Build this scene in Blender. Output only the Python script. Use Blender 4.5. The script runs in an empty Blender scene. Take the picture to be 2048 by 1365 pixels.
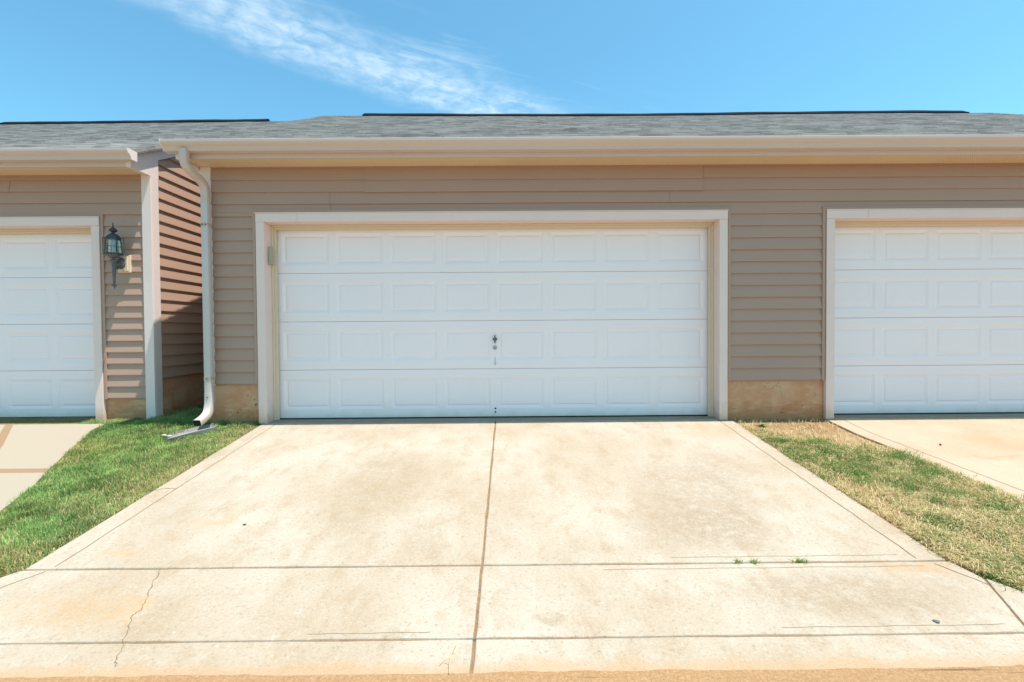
import bpy, bmesh, math, random
import numpy as np
from mathutils import Vector, Matrix

random.seed(7)
rng = np.random.default_rng(11)
scene = bpy.context.scene
COL = scene.collection

# ------------------------------------------------------------------ camera
F = 910.0                       # focal length in photo pixels (2048 wide) = 16 mm
CAMZ = 0.967
cam = bpy.data.cameras.new('camera')
cam.sensor_width = 36.0
cam.lens = F / 2048 * 36.0
cam.clip_end = 1000
cam.clip_start = 0.05
camo = bpy.data.objects.new('camera', cam)
COL.objects.link(camo)
PITCH = math.radians(-1.07)
YAW = math.radians(-0.30)
ROLL = math.radians(-0.42)
camo.matrix_world = (Matrix.Translation((0, 0, CAMZ)) @ Matrix.Rotation(YAW, 4, 'Z') @
                     Matrix.Rotation(math.radians(90) + PITCH, 4, 'X') @ Matrix.Rotation(ROLL, 4, 'Z'))
scene.camera = camo

# ------------------------------------------------------------------ light
SUNV = Vector((0.29, -0.115, 1.0)).normalized()
sun = bpy.data.lights.new('sun', 'SUN')
sun.energy = 4.9
sun.angle = math.radians(0.5)
sun.color = (1.0, 0.945, 0.865)
suno = bpy.data.objects.new('sun', sun)
suno.rotation_euler = SUNV.to_track_quat('Z', 'Y').to_euler()
suno.location = (6, -3, 20)
COL.objects.link(suno)

scene.view_settings.view_transform = 'Standard'
scene.view_settings.look = 'None'
scene.view_settings.exposure = 0.75
scene.view_settings.gamma = 1.0

world = bpy.data.worlds.new('World')
scene.world = world
world.use_nodes = True


class NT:
    """small helper round a node tree"""
    def __init__(s, tree):
        s.t = tree
        tree.nodes.clear()

    def n(s, typ, **kw):
        nd = s.t.nodes.new(typ)
        for k, v in kw.items():
            if k == 'ins':
                for kk, vv in v.items():
                    s.put(nd.inputs[kk], vv)
            else:
                setattr(nd, k, v)
        return nd

    def put(s, sock, v):
        if isinstance(v, bpy.types.NodeSocket):
            s.t.links.new(v, sock)
        else:
            if isinstance(v, tuple) and len(v) == 3 and sock.type == 'RGBA':
                v = (*v, 1)
            sock.default_value = v

    def math(s, op, a, b=None, c=None, clamp=False):
        nd = s.n('ShaderNodeMath', operation=op, use_clamp=clamp)
        s.put(nd.inputs[0], a)
        if b is not None:
            s.put(nd.inputs[1], b)
        if c is not None:
            s.put(nd.inputs[2], c)
        return nd.outputs[0]

    def vmath(s, op, a, b=None):
        nd = s.n('ShaderNodeVectorMath', operation=op)
        s.put(nd.inputs[0], a)
        if b is not None:
            s.put(nd.inputs[1], b)
        return nd

    def noise(s, vec, scale, detail=4, rough=0.55, dist=0.0):
        nd = s.n('ShaderNodeTexNoise')
        s.put(nd.inputs['Vector'], vec)
        nd.inputs['Scale'].default_value = scale
        nd.inputs['Detail'].default_value = detail
        nd.inputs['Roughness'].default_value = rough
        nd.inputs['Distortion'].default_value = dist
        return nd.outputs['Fac']

    def smooth(s, v, lo, hi, a=0.0, b=1.0):
        nd = s.n('ShaderNodeMapRange', interpolation_type='SMOOTHSTEP')
        s.put(nd.inputs[0], v)
        for i, x in enumerate((lo, hi, a, b)):
            s.put(nd.inputs[i + 1], x)
        return nd.outputs[0]

    def mix(s, f, a, b, mode='MIX'):
        nd = s.n('ShaderNodeMix', data_type='RGBA', blend_type=mode)
        s.put(nd.inputs[0], f)
        s.put(nd.inputs[6], a)
        s.put(nd.inputs[7], b)
        return nd.outputs[2]

    def scale(s, vec, k):
        nd = s.vmath('MULTIPLY', vec, k)
        return nd.outputs[0]


def build_world():
    t = NT(world.node_tree)
    sky = t.n('ShaderNodeTexSky', sky_type='NISHITA', sun_disc=False)
    sky.sun_elevation = math.asin(SUNV.z)
    sky.sun_rotation = math.atan2(SUNV.x, SUNV.y)
    sky.air_density = 1.0
    sky.dust_density = 1.0
    sky.ozone_density = 1.0
    col = t.mix(1.0, sky.outputs[0], (0.66, 1.17, 1.14), 'MULTIPLY')
    # thin cirrus on a flat high layer, by direction
    d = t.n('ShaderNodeTexCoord').outputs['Generated']
    sp = t.n('ShaderNodeSeparateXYZ', ins={0: d})
    z = t.math('MAXIMUM', sp.outputs[2], 0.02)
    px = t.math('DIVIDE', sp.outputs[0], z)
    py = t.math('DIVIDE', sp.outputs[1], z)
    a = t.math('ADD', t.math('MULTIPLY', px, 0.888), t.math('MULTIPLY', py, 0.459))
    b = t.math('ADD', t.math('MULTIPLY', px, -0.459), t.math('MULTIPLY', py, 0.888))
    pv = t.n('ShaderNodeCombineXYZ', ins={0: a, 1: b, 2: 0.0}).outputs[0]
    big = t.noise(pv, 2.3, 4, 0.6)
    bow = t.math('MULTIPLY', a, t.math('SUBTRACT', 0.285, t.math('MULTIPLY', a, 0.12)))
    bow = t.math('SUBTRACT', bow, 0.028)
    b2 = t.math('ADD', t.math('SUBTRACT', b, bow), t.math('MULTIPLY', t.math('SUBTRACT', big, 0.5), 0.20))
    lower = t.smooth(b2, 1.96, 1.78)
    upper = t.smooth(b2, 1.42, 1.68)
    along = t.math('MULTIPLY', t.smooth(a, -0.75, -0.2), t.smooth(a, 1.45, 0.85))
    band = t.math('MULTIPLY', t.math('MULTIPLY', lower, upper), along)
    # fibres combed off the band, and fine curdled puffs
    mp = t.n('ShaderNodeMapping', ins={'Vector': pv})
    mp.inputs['Rotation'].default_value = (0, 0, math.radians(14))
    mp.inputs['Scale'].default_value = (2.2, 13.0, 1)
    fib = t.noise(mp.outputs[0], 1.0, 7, 0.62, 0.5)
    puff = t.noise(pv, 13.0, 5, 0.58, 0.4)
    tex = t.math('ADD', t.math('MULTIPLY', fib, 0.38), t.math('MULTIPLY', puff, 0.62))
    tex = t.smooth(tex, 0.34, 0.74)
    cl = t.math('MULTIPLY', band, t.math('ADD', t.math('MULTIPLY', tex, 0.44), 0.08))
    wis = t.math('MULTIPLY', t.math('MULTIPLY', t.smooth(fib, 0.5, 0.8), t.smooth(b2, 1.2, 1.6)),
                 t.math('MULTIPLY', t.smooth(b2, 1.75, 1.6), t.smooth(a, 1.9, 0.9)))
    cl = t.math('ADD', cl, t.math('MULTIPLY', t.math('MULTIPLY', wis, t.smooth(a, -0.1, 0.5)), 0.28), clamp=True)
    col = t.mix(cl, col, (5.6, 6.3, 6.6))
    bg = t.n('ShaderNodeBackground', ins={0: col, 1: 0.125})
    out = t.n('ShaderNodeOutputWorld')
    t.t.links.new(bg.outputs[0], out.inputs[0])


build_world()

# ------------------------------------------------------------------ ground heights
YW = 4.97            # front wall face of the middle garage
YL = 5.18            # front wall face of the left garage
Y_END, Y_JOINT = 1.750, 2.50


def gz(y):
    if y >= YW:
        return 0.0
    if y >= Y_JOINT:
        return -0.13 * (YW - y)
    zj = -0.13 * (YW - Y_JOINT)
    if y >= Y_END:
        return zj - 0.06 * (Y_JOINT - y)
    return zj - 0.06 * (Y_JOINT - Y_END)


# ------------------------------------------------------------------ materials
MATS = {}


def pbr(name, color, rough=0.5, bump=None, spec=0.4, metal=0.0, extra=None, coat=0.0):
    """procedural material; `extra(t, pos, col)` returns (colour socket, bump-height socket)"""
    m = bpy.data.materials.new(name)
    m.use_nodes = True
    t = NT(m.node_tree)
    pos = t.n('ShaderNodeNewGeometry').outputs['Position']
    c = color
    h = None
    if extra:
        c, h = extra(t, pos, color)
    p = t.n('ShaderNodeBsdfPrincipled')
    t.put(p.inputs['Base Color'], c)
    p.inputs['Roughness'].default_value = rough
    p.inputs['Metallic'].default_value = metal
    p.inputs['Specular IOR Level'].default_value = spec
    p.inputs['Coat Weight'].default_value = coat
    if h is not None and bump:
        bp = t.n('ShaderNodeBump', ins={'Height': h})
        bp.inputs['Strength'].default_value = bump[0]
        bp.inputs['Distance'].default_value = bump[1]
        t.t.links.new(bp.outputs[0], p.inputs['Normal'])
    o = t.n('ShaderNodeOutputMaterial')
    t.t.links.new(p.outputs[0], o.inputs[0])
    MATS[name] = m
    return m


def mottled(amount, scale, grain=(1, 1, 1), gscale=60, dirt=None):
    """slight large-scale colour drift, fine grain and optional splashed dirt near the ground"""
    def f(t, pos, col):
        n1 = t.noise(pos, scale, 5)
        n2 = t.noise(t.scale(pos, grain), gscale, 3)
        k = t.math('ADD', t.math('MULTIPLY', t.math('SUBTRACT', n1, 0.5), amount * 2),
                   t.math('MULTIPLY', t.math('SUBTRACT', n2, 0.5), amount))
        v = t.math('ADD', k, 1.0)
        c = t.mix(1.0, col, t.n('ShaderNodeCombineColor', ins={0: v, 1: v, 2: v}).outputs[0], 'MULTIPLY')
        if dirt:
            dc, top, st = dirt
            zz = t.n('ShaderNodeSeparateXYZ', ins={0: pos}).outputs[2]
            zn = t.math('SUBTRACT', zz, t.math('MULTIPLY', t.math('SUBTRACT', t.noise(pos, 7, 5), 0.5), top * 1.6))
            c = t.mix(t.math('MULTIPLY', t.smooth(zn, top, -0.02), st), c, dc)
        return c, n2
    return f


pbr('door_paint', (0.90, 0.785, 0.78), 0.42, (0.10, 0.002),
    extra=mottled(0.03, 1.6, (2, 1, 30), 6, dirt=((0.58, 0.44, 0.29), 0.10, 0.35)))
pbr('casing_paint', (0.80, 0.61, 0.55), 0.5, (0.12, 0.002),
    extra=mottled(0.05, 3, (12, 12, 2), 8, dirt=((0.47, 0.30, 0.16), 0.22, 0.6)))
pbr('vinyl', (0.42, 0.265, 0.198), 0.55, (0.10, 0.002), extra=mottled(0.05, 1.1, (3, 3, 30), 8))
pbr('vinyl_trim', (0.72, 0.57, 0.42), 0.5, (0.08, 0.002), extra=mottled(0.05, 2.0, (20, 20, 2), 6))
pbr('corner_white', (0.74, 0.61, 0.57), 0.5, (0.08, 0.002), extra=mottled(0.05, 2.0, (20, 20, 2), 6))
pbr('gutter_paint', (0.61, 0.465, 0.40), 0.38, (0.05, 0.002), extra=mottled(0.05, 1.4, (1, 12, 12), 8))
pbr('downspout_paint', (0.56, 0.49, 0.46), 0.35, (0.05, 0.002),
    extra=mottled(0.05, 4, dirt=((0.42, 0.22, 0.10), 0.14, 0.55)))
pbr('strap_paint', (0.48, 0.36, 0.28), 0.5, (0.05, 0.002), extra=mottled(0.15, 20))
pbr('screw_metal', (0.06, 0.05, 0.045), 0.5)
pbr('seal_rubber', (0.025, 0.025, 0.025), 0.8)
pbr('shade_black', (0.012, 0.012, 0.014), 0.9)  # black painted in for the shade inside holes and behind the doors
pbr('lock_steel', (0.16, 0.17, 0.20), 0.42, metal=0.7)
pbr('cylinder_steel', (0.42, 0.42, 0.42), 0.35, metal=0.8)
pbr('worn_mark', (0.42, 0.43, 0.45), 0.6)
pbr('lantern_metal', (0.034, 0.042, 0.054), 0.38, (0.3, 0.003), extra=mottled(0.35, 30), spec=0.5)
pbr('lantern_weathered', (0.125, 0.118, 0.118), 0.55, (0.3, 0.003), extra=mottled(0.4, 25))
pbr('candle_sleeve', (0.55, 0.53, 0.47), 0.5)
pbr('keypad_plastic', (0.45, 0.37, 0.28), 0.55)
pbr('ridge_plastic', (0.010, 0.011, 0.013), 0.9, spec=0.05)


def soffit_holes(t, pos, col):
    n1 = t.noise(pos, 1.5, 4)
    sp = t.n('ShaderNodeSeparateXYZ', ins={0: pos})
    gx = t.math('SINE', t.math('MULTIPLY', sp.outputs[0], 2 * math.pi / 0.022))
    gy = t.math('SINE', t.math('MULTIPLY', sp.outputs[1], 2 * math.pi / 0.022))
    hole = t.smooth(t.math('MULTIPLY', gx, gy), 0.55, 0.85)
    zone = t.smooth(t.math('SINE', t.math('MULTIPLY', sp.outputs[0], 1.35)), -0.2, 0.1)
    hole = t.math('MULTIPLY', hole, zone)
    groove = t.smooth(t.math('ABSOLUTE', t.math('SUBTRACT', t.math('FRACT', t.math('DIVIDE', sp.outputs[0], 0.1016)), 0.5)), 0.46, 0.49)
    v = t.math('ADD', 0.93, t.math('MULTIPLY', n1, 0.14))
    c = t.mix(1.0, col, t.n('ShaderNodeCombineColor', ins={0: v, 1: v, 2: v}).outputs[0], 'MULTIPLY')
    c = t.mix(t.math('MULTIPLY', hole, 0.65), c, (0.10, 0.07, 0.045))
    c = t.mix(t.math('MULTIPLY', groove, 0.10), c, (0.2, 0.15, 0.1))
    return c, t.math('SUBTRACT', 1.0, groove)


pbr('soffit_vinyl', (0.74, 0.54, 0.34), 0.5, (0.3, 0.003), extra=soffit_holes)


def shingle_tex(t, pos, col):
    sp = t.n('ShaderNodeSeparateXYZ', ins={0: pos})
    pitch = math.hypot(1, 0.54)
    row = t.math('FLOOR', t.math('DIVIDE', t.math('MULTIPLY', sp.outputs[1], pitch), 0.143))
    off = t.math('MULTIPLY', t.math('FRACT', t.math('MULTIPLY', row, 0.437)), 0.9)
    tab = t.math('FLOOR', t.math('DIVIDE', t.math('ADD', sp.outputs[0], off), 0.16))
    wn = t.n('ShaderNodeTexWhiteNoise', noise_dimensions='2D')
    t.put(wn.inputs['Vector'], t.n('ShaderNodeCombineXYZ', ins={0: row, 1: tab, 2: 0.0}).outputs[0])
    gran = t.noise(pos, 160, 2, 0.7)
    blot = t.noise(t.scale(pos, (0.6, 1.6, 1)), 1.4, 4)
    streak = t.noise(t.scale(pos, (3.0, 42, 42)), 1.0, 3, 0.75)
    k = t.math('ADD', t.math('MULTIPLY', wn.outputs['Value'], 0.34), t.math('MULTIPLY', gran, 0.6))
    k = t.math('ADD', k, t.math('MULTIPLY', blot, 0.35))
    k = t.math('ADD', k, t.math('MULTIPLY', t.math('SUBTRACT', streak, 0.42), 1.0))
    c = t.mix(t.smooth(k, 0.25, 1.15), (0.17, 0.155, 0.148), (0.44, 0.405, 0.385))
    return c, gran


pbr('shingles', (0.2, 0.2, 0.2), 0.85, (0.6, 0.004), extra=shingle_tex, spec=0.2)


def foundation_tex(t, pos, col):
    n1 = t.noise(pos, 3.2, 6, 0.6)
    n2 = t.noise(t.scale(pos, (1, 1, 2.5)), 9, 5)
    fine = t.noise(pos, 140, 3)
    zz = t.n('ShaderNodeSeparateXYZ', ins={0: pos}).outputs[2]
    c = t.mix(t.smooth(n1, 0.3, 0.7), (0.56, 0.265, 0.135), (0.64, 0.385, 0.235))
    c = t.mix(t.math('MULTIPLY', t.smooth(n2, 0.52, 0.72), 0.45), c, (0.62, 0.47, 0.33))
    low = t.math('ADD', zz, t.math('MULTIPLY', t.math('SUBTRACT', n2, 0.5), 0.35))
    c = t.mix(t.math('MULTIPLY', t.smooth(low, 0.22, 0.02), 0.8), c, (0.40, 0.19, 0.085))
    c = t.mix(t.math('MULTIPLY', t.smooth(t.noise(pos, 28, 2), 0.68, 0.74), 0.7), c, (0.06, 0.045, 0.03))
    v = t.n('ShaderNodeTexVoronoi', feature='DISTANCE_TO_EDGE')
    t.put(v.inputs['Vector'], t.vmath('ADD', pos, t.scale(t.n('ShaderNodeTexNoise', ins={'Vector': pos, 'Scale': 5.0}).outputs['Color'], (0.25, 0.25, 0.25))).outputs[0])
    v.inputs['Scale'].default_value = 1.7
    crack = t.math('MULTIPLY', t.smooth(v.outputs['Distance'], 0.010, 0.003), t.smooth(n1, 0.48, 0.56))
    c = t.mix(t.math('MULTIPLY', crack, 0.3), c, (0.05, 0.03, 0.02))
    return c, t.math('ADD', fine, n2)


pbr('foundation_concrete', (0.3, 0.2, 0.1), 0.9, (0.5, 0.006), extra=foundation_tex, spec=0.2)


def concrete_tex(spots, tone=(1, 1, 1), dirty=1.0):
    def f(t, pos, col):
        warp = t.n('ShaderNodeTexNoise', ins={'Vector': pos, 'Scale': 6.0, 'Detail': 5.0})
        wp = t.vmath('ADD', pos, t.scale(t.vmath('SUBTRACT', warp.outputs['Color'], (0.5, 0.5, 0.5)).outputs[0], (0.22, 0.22, 0.0))).outputs[0]
        big = t.noise(pos, 0.9, 6, 0.62)
        mid = t.noise(t.scale(pos, (1.6, 0.9, 1)), 4.5, 7, 0.68, 0.4)
        fine = t.noise(pos, 120, 4, 0.7)
        grit = t.noise(pos, 55, 3, 0.75)
        grain = t.smooth(t.noise(t.scale(pos, (1.0, 0.7, 1)), 110, 4, 0.8), 0.38, 0.60)
        grain = t.math('ADD', 0.4, t.math('MULTIPLY', grain, 0.6))
        base = t.mix(t.smooth(big, 0.32, 0.68), (0.325, 0.262, 0.193), (0.374, 0.328, 0.270))
        base = t.mix(t.math('MULTIPLY', t.math('MULTIPLY', t.smooth(mid, 0.47, 0.68), grain), 0.5 * dirty), base, (0.265, 0.185, 0.108))
        base = t.mix(t.math('MULTIPLY', t.smooth(mid, 0.42, 0.26), 0.4), base, (0.42, 0.40, 0.365))
        base = t.mix(t.math('MULTIPLY', t.smooth(grit, 0.55, 0.70), 0.55 * dirty), base, (0.18, 0.15, 0.105))
        base = t.mix(t.math('MULTIPLY', t.smooth(grit, 0.42, 0.28), 0.5), base, (0.44, 0.42, 0.385))
        for (sx, sy, rx, ry, c, st) in spots:
            dv = t.vmath('SUBTRACT', wp, (sx, sy, 0)).outputs[0]
            dv = t.scale(dv, (1 / rx, 1 / ry, 0))
            ln = t.vmath('LENGTH', dv).outputs['Value']
            m = t.smooth(ln, 1.05, 0.35)
            m = t.math('MULTIPLY', m, t.math('MULTIPLY', t.smooth(t.noise(pos, 22, 5, 0.7), 0.25, 0.60), grain))
            base = t.mix(t.math('MULTIPLY', m, st), base, c)
        if tone != (1, 1, 1):
            base = t.mix(1.0, base, tone, 'MULTIPLY')
        # washed clay along the street edge
        yy = t.n('ShaderNodeSeparateXYZ', ins={0: pos}).outputs[1]
        yy = t.math('ADD', yy, t.math('MULTIPLY', t.math('SUBTRACT', t.noise(pos, 5, 5), 0.5), 0.12))
        base = t.mix(t.math('MULTIPLY', t.smooth(yy, 1.85, 1.765), 0.6), base, (0.36, 0.225, 0.115))
        v = t.math('ADD', 0.74, t.math('MULTIPLY', fine, 0.52))
        base = t.mix(1.0, base, t.n('ShaderNodeCombineColor', ins={0: v, 1: v, 2: v}).outputs[0], 'MULTIPLY')
        return base, t.math('ADD', t.math('MULTIPLY', fine, 0.6), grit)
    return f


ORANGE, GREY, OCHRE = (0.46, 0.25, 0.11), (0.225, 0.16, 0.10), (0.36, 0.235, 0.12)
SPOTS = [(-1.93, 2.98, 0.20, 0.06, ORANGE, 0.55), (-2.30, 2.66, 0.17, 0.05, ORANGE, 0.75),
         (2.02, 4.62, 0.34, 0.32, OCHRE, 0.6), (1.35, 3.30, 0.55, 0.80, GREY, 0.55),
         (1.2, 2.85, 0.6, 0.36, GREY, 0.5), (1.75, 3.7, 0.35, 0.5, GREY, 0.35),
         (-1.0, 3.4, 0.42, 0.95, (0.25, 0.185, 0.11), 0.6), (-1.80, 2.17, 0.10, 0.12, ORANGE, 0.5), (-2.0, 2.15, 0.3, 0.16, OCHRE, 0.5),
         (1.7, 2.22, 0.75, 0.26, (0.23, 0.17, 0.105), 0.65), (-2.2, 2.2, 0.4, 0.2, OCHRE, 0.35),
         (2.2, 2.46, 0.28, 0.07, (0.36, 0.20, 0.09), 0.7), (-0.55, 2.75, 0.2, 0.3, GREY, 0.35),
         (-2.30, 3.3, 0.3, 0.6, (0.28, 0.24, 0.18), 0.4), (0.18, 2.08, 0.10, 0.04, (0.22, 0.17, 0.10), 0.8)]
pbr('concrete', (0.5, 0.45, 0.38), 0.9, (0.45, 0.004), extra=concrete_tex(SPOTS), spec=0.2)
pbr('concrete_right', (0.5, 0.45, 0.38), 0.9, (0.4, 0.004),
    extra=concrete_tex([(4.6, 4.2, 0.6, 0.2, OCHRE, 0.3), (4.2, 3.9, 0.35, 0.06, (0.30, 0.18, 0.09), 0.5)],
                       (1.04, 0.93, 0.84), 0.35), spec=0.2)
pbr('concrete_smooth', (0.31, 0.265, 0.205), 0.85, (0.15, 0.003), extra=mottled(0.03, 0.8, gscale=90), spec=0.2)
pbr('joint_tan', (0.25, 0.165, 0.098), 0.9, (0.2, 0.003), extra=mottled(0.06, 3, gscale=90), spec=0.1)
pbr('joint_dirt', (0.20, 0.13, 0.075), 0.95, (0.6, 0.006), extra=mottled(0.6, 18, gscale=70), spec=0.1)
pbr('faint_line', (0.32, 0.26, 0.19), 0.95, extra=mottled(0.3, 14), spec=0.1)
pbr('crack_line', (0.17, 0.12, 0.075), 0.95, extra=mottled(0.5, 14), spec=0.1)
pbr('floor_concrete', (0.30, 0.24, 0.175), 0.85, (0.3, 0.004), extra=mottled(0.25, 6, gscale=70), spec=0.2)
pbr('splash_concrete', (0.24, 0.23, 0.21), 0.85, (0.5, 0.004), extra=mottled(0.25, 12, gscale=80), spec=0.2)
pbr('straw', (0.50, 0.38, 0.19), 0.8)
pbr('pebble_grey', (0.10, 0.10, 0.105), 0.8, (0.5, 0.003), extra=mottled(0.3, 60))
pbr('pebble_pale', (0.50, 0.48, 0.44), 0.8, (0.5, 0.003), extra=mottled(0.2, 60))
pbr('leaf_brown', (0.10, 0.055, 0.03), 0.8, (0.5, 0.003), extra=mottled(0.4, 60))


def soil_tex(t, pos, col):
    n1 = t.noise(pos, 2.2, 6, 0.6)
    n2 = t.noise(pos, 30, 5, 0.7)
    c = t.mix(t.smooth(n1, 0.3, 0.7), (0.22, 0.125, 0.06), (0.31, 0.21, 0.12))
    c = t.mix(t.math('MULTIPLY', t.smooth(n2, 0.52, 0.66), 0.7), c, (0.35, 0.27, 0.17))
    c = t.mix(t.math('MULTIPLY', t.smooth(n2, 0.45, 0.33), 0.7), c, (0.11, 0.07, 0.035))
    sp = t.n('ShaderNodeSeparateXYZ', ins={0: pos})
    green = t.math('ADD', t.smooth(sp.outputs[0], -2.6, -2.75), t.smooth(sp.outputs[1], 5.4, 5.9), clamp=True)
    green = t.math('MULTIPLY', green, t.smooth(n2, 0.30, 0.62))
    c = t.mix(t.math('MULTIPLY', green, 0.9), c, (0.075, 0.10, 0.03))
    return c, n2


pbr('soil', (0.3, 0.2, 0.1), 0.95, (0.8, 0.012), extra=soil_tex, spec=0.1)


def road_tex(t, pos, col):
    n = t.smooth(t.noise(pos, 90, 6, 0.85), 0.3, 0.7)
    yy = t.n('ShaderNodeSeparateXYZ', ins={0: pos}).outputs[1]
    w = t.noise(t.scale(pos, (0.5, 2, 1)), 3.5, 6, 0.65)
    ya = t.math('ADD', yy, t.math('MULTIPLY', t.math('SUBTRACT', w, 0.5), 0.5))
    bounce_concrete = t.mix(n, (0.22, 0.175, 0.13), (0.36, 0.30, 0.23))  # dusty concrete, unseen, made pale and warm to bounce light on the walls
    clay = t.mix(n, (0.28, 0.155, 0.070), (0.45, 0.285, 0.155))
    rut = t.noise(t.scale(pos, (1.3, 45, 1)), 1.0, 5, 0.7)
    clay = t.mix(t.math('MULTIPLY', t.smooth(rut, 0.60, 0.68), 0.75), clay, (0.13, 0.085, 0.05))
    return t.mix(t.smooth(ya, 1.35, 1.68), bounce_concrete, clay), n


pbr('road_surface', (0.2, 0.2, 0.2), 0.92, (0.6, 0.006), extra=road_tex, spec=0.15)


def blade_material(name, trans):
    m = bpy.data.materials.new(name)
    m.use_nodes = True
    t = NT(m.node_tree)
    at = t.n('ShaderNodeAttribute', attribute_name='tint')
    p = t.n('ShaderNodeBsdfPrincipled', ins={'Base Color': at.outputs['Color'], 'Roughness': 0.55, 'Specular IOR Level': 0.3})
    tr = t.n('ShaderNodeBsdfTranslucent', ins={'Color': at.outputs['Color']})
    mx = t.n('ShaderNodeMixShader', ins={0: trans, 1: p.outputs[0], 2: tr.outputs[0]})
    o = t.n('ShaderNodeOutputMaterial')
    t.t.links.new(mx.outputs[0], o.inputs[0])
    MATS[name] = m


blade_material('grass_blades', 0.35)


def glass_material():
    m = bpy.data.materials.new('lantern_glass')
    m.use_nodes = True
    t = NT(m.node_tree)
    n = t.noise(t.n('ShaderNodeNewGeometry').outputs['Position'], 30, 3)
    g = t.n('ShaderNodeBsdfGlossy', ins={'Roughness': 0.08, 'Color': (0.9, 0.95, 0.95)})
    tr = t.n('ShaderNodeBsdfTransparent', ins={'Color': (0.80, 0.86, 0.85)})
    df = t.n('ShaderNodeBsdfDiffuse', ins={'Color': (0.50, 0.56, 0.55)})
    a = t.n('ShaderNodeMixShader', ins={0: t.math('MULTIPLY', n, 0.30), 1: tr.outputs[0], 2: df.outputs[0]})
    fr = t.n('ShaderNodeFresnel', ins={'IOR': 1.5})
    b = t.n('ShaderNodeMixShader', ins={0: t.math('ADD', fr.outputs[0], 0.06), 1: a.outputs[0], 2: g.outputs[0]})
    o = t.n('ShaderNodeOutputMaterial')
    t.t.links.new(b.outputs[0], o.inputs[0])
    MATS['lantern_glass'] = m


glass_material()

# ------------------------------------------------------------------ mesh helpers


class MB:
    """collects faces; build() links them as ONE mesh object"""
    def __init__(s):
        s.v, s.f, s.m = [], [], []

    def face(s, pts, mi=0):
        k = len(s.v)
        s.v.extend([tuple(p) for p in pts])
        s.f.append(list(range(k, k + len(pts))))
        s.m.append(mi)

    def box(s, x0, x1, y0, y1, z0, z1, mi=0):
        c = [(x, y, z) for x in (x0, x1) for y in (y0, y1) for z in (z0, z1)]
        k = len(s.v)
        s.v.extend(c)
        for q in ((0, 1, 3, 2), (4, 6, 7, 5), (0, 4, 5, 1), (2, 3, 7, 6), (0, 2, 6, 4), (1, 5, 7, 3)):
            s.f.append([k + i for i in q])
            s.m.append(mi)

    def prism_x(s, prof, x0, x1, mi=0):
        """profile of (y, z) points swept along x, capped"""
        n = len(prof)
        k = len(s.v)
        s.v.extend([(x0, y, z) for y, z in prof] + [(x1, y, z) for y, z in prof])
        for i in range(n):
            j = (i + 1) % n
            s.f.append([k + i, k + j, k + n + j, k + n + i])
            s.m.append(mi)
        s.f.append([k + i for i in range(n)][::-1])
        s.f.append([k + n + i for i in range(n)])
        s.m += [mi, mi]

    def loft(s, rings, closed=True, caps=True, mi=0):
        n = len(rings[0])
        k = len(s.v)
        for r in rings:
            s.v.extend([tuple(p) for p in r])
        for a in range(len(rings) - 1):
            for i in range(n if closed else n - 1):
                j = (i + 1) % n
                s.f.append([k + a * n + i, k + a * n + j, k + (a + 1) * n + j, k + (a + 1) * n + i])
                s.m.append(mi)
        if caps:
            s.f.append([k + i for i in range(n)][::-1])
            s.f.append([k + (len(rings) - 1) * n + i for i in range(n)])
            s.m += [mi, mi]

    def lathe(s, cx, cy, prof, n=20, mi=0, phase=0.0):
        s.loft([[(cx + r * math.cos(phase + 2 * math.pi * i / n), cy + r * math.sin(phase + 2 * math.pi * i / n), z)
                 for i in range(n)] for r, z in prof], mi=mi)

    def tube(s, pts, rad, n=8, mi=0):
        pts = [Vector(p) for p in pts]
        rings = []
        for i, p in enumerate(pts):
            d = (pts[min(i + 1, len(pts) - 1)] - pts[max(i - 1, 0)]).normalized()
            u = d.cross(Vector((0, 0, 1)))
            if u.length < 1e-3:
                u = Vector((1, 0, 0))
            u.normalize()
            w = d.cross(u)
            r = rad[i] if isinstance(rad, (list, tuple)) else rad
            rings.append([p + u * r * math.cos(2 * math.pi * k / n) + w * r * math.sin(2 * math.pi * k / n) for k in range(n)])
        s.loft(rings, mi=mi)

    def build(s, name, mats, parent=None, loc=(0, 0, 0), smooth=False, bevel=0.0, own=False):
        me = bpy.data.meshes.new(name)
        L = Vector(loc)
        me.from_pydata([tuple(Vector(v) - L) for v in s.v], [], s.f)
        for m in (mats if isinstance(mats, (list, tuple)) else [mats]):
            me.materials.append(MATS[m])
        me.polygons.foreach_set('material_index', s.m)
        bm = bmesh.new()
        bm.from_mesh(me)
        bmesh.ops.remove_doubles(bm, verts=bm.verts, dist=1e-5)
        bmesh.ops.recalc_face_normals(bm, faces=bm.faces)
        if bevel:
            es = [e for e in bm.edges if len(e.link_faces) == 2 and e.calc_face_angle(0) > 0.6]
            bmesh.ops.bevel(bm, geom=es, offset=bevel, segments=2, profile=0.6, affect='EDGES', clamp_overlap=True)
        bm.to_mesh(me)
        bm.free()
        if smooth:
            me.polygons.foreach_set('use_smooth', [True] * len(me.polygons))
            me.set_sharp_from_angle(angle=math.radians(40))
        o = bpy.data.objects.new(name, me)
        COL.objects.link(o)
        if parent is not None:
            o.parent = parent
        if own:
            o.location = loc
        return o


def tag(o, label, cat, group=None):
    o['label'] = label
    o['category'] = cat
    if group:
        o['group'] = group
    return o


def thing(name, label, cat, loc=(0, 0, 0), group=None):
    o = bpy.data.objects.new(name, None)
    o.empty_display_size = 0.2
    COL.objects.link(o)
    o.location = loc
    return tag(o, label, cat, group)


def structure(o):
    o['kind'] = 'structure'
    return o


def wob(u, seed, amp):
    return amp * (math.sin(u * 2.1 + seed) * 0.5 + math.sin(u * 5.7 + seed * 2.3) * 0.3 + math.sin(u * 13.1 + seed * 1.7) * 0.2)


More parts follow.
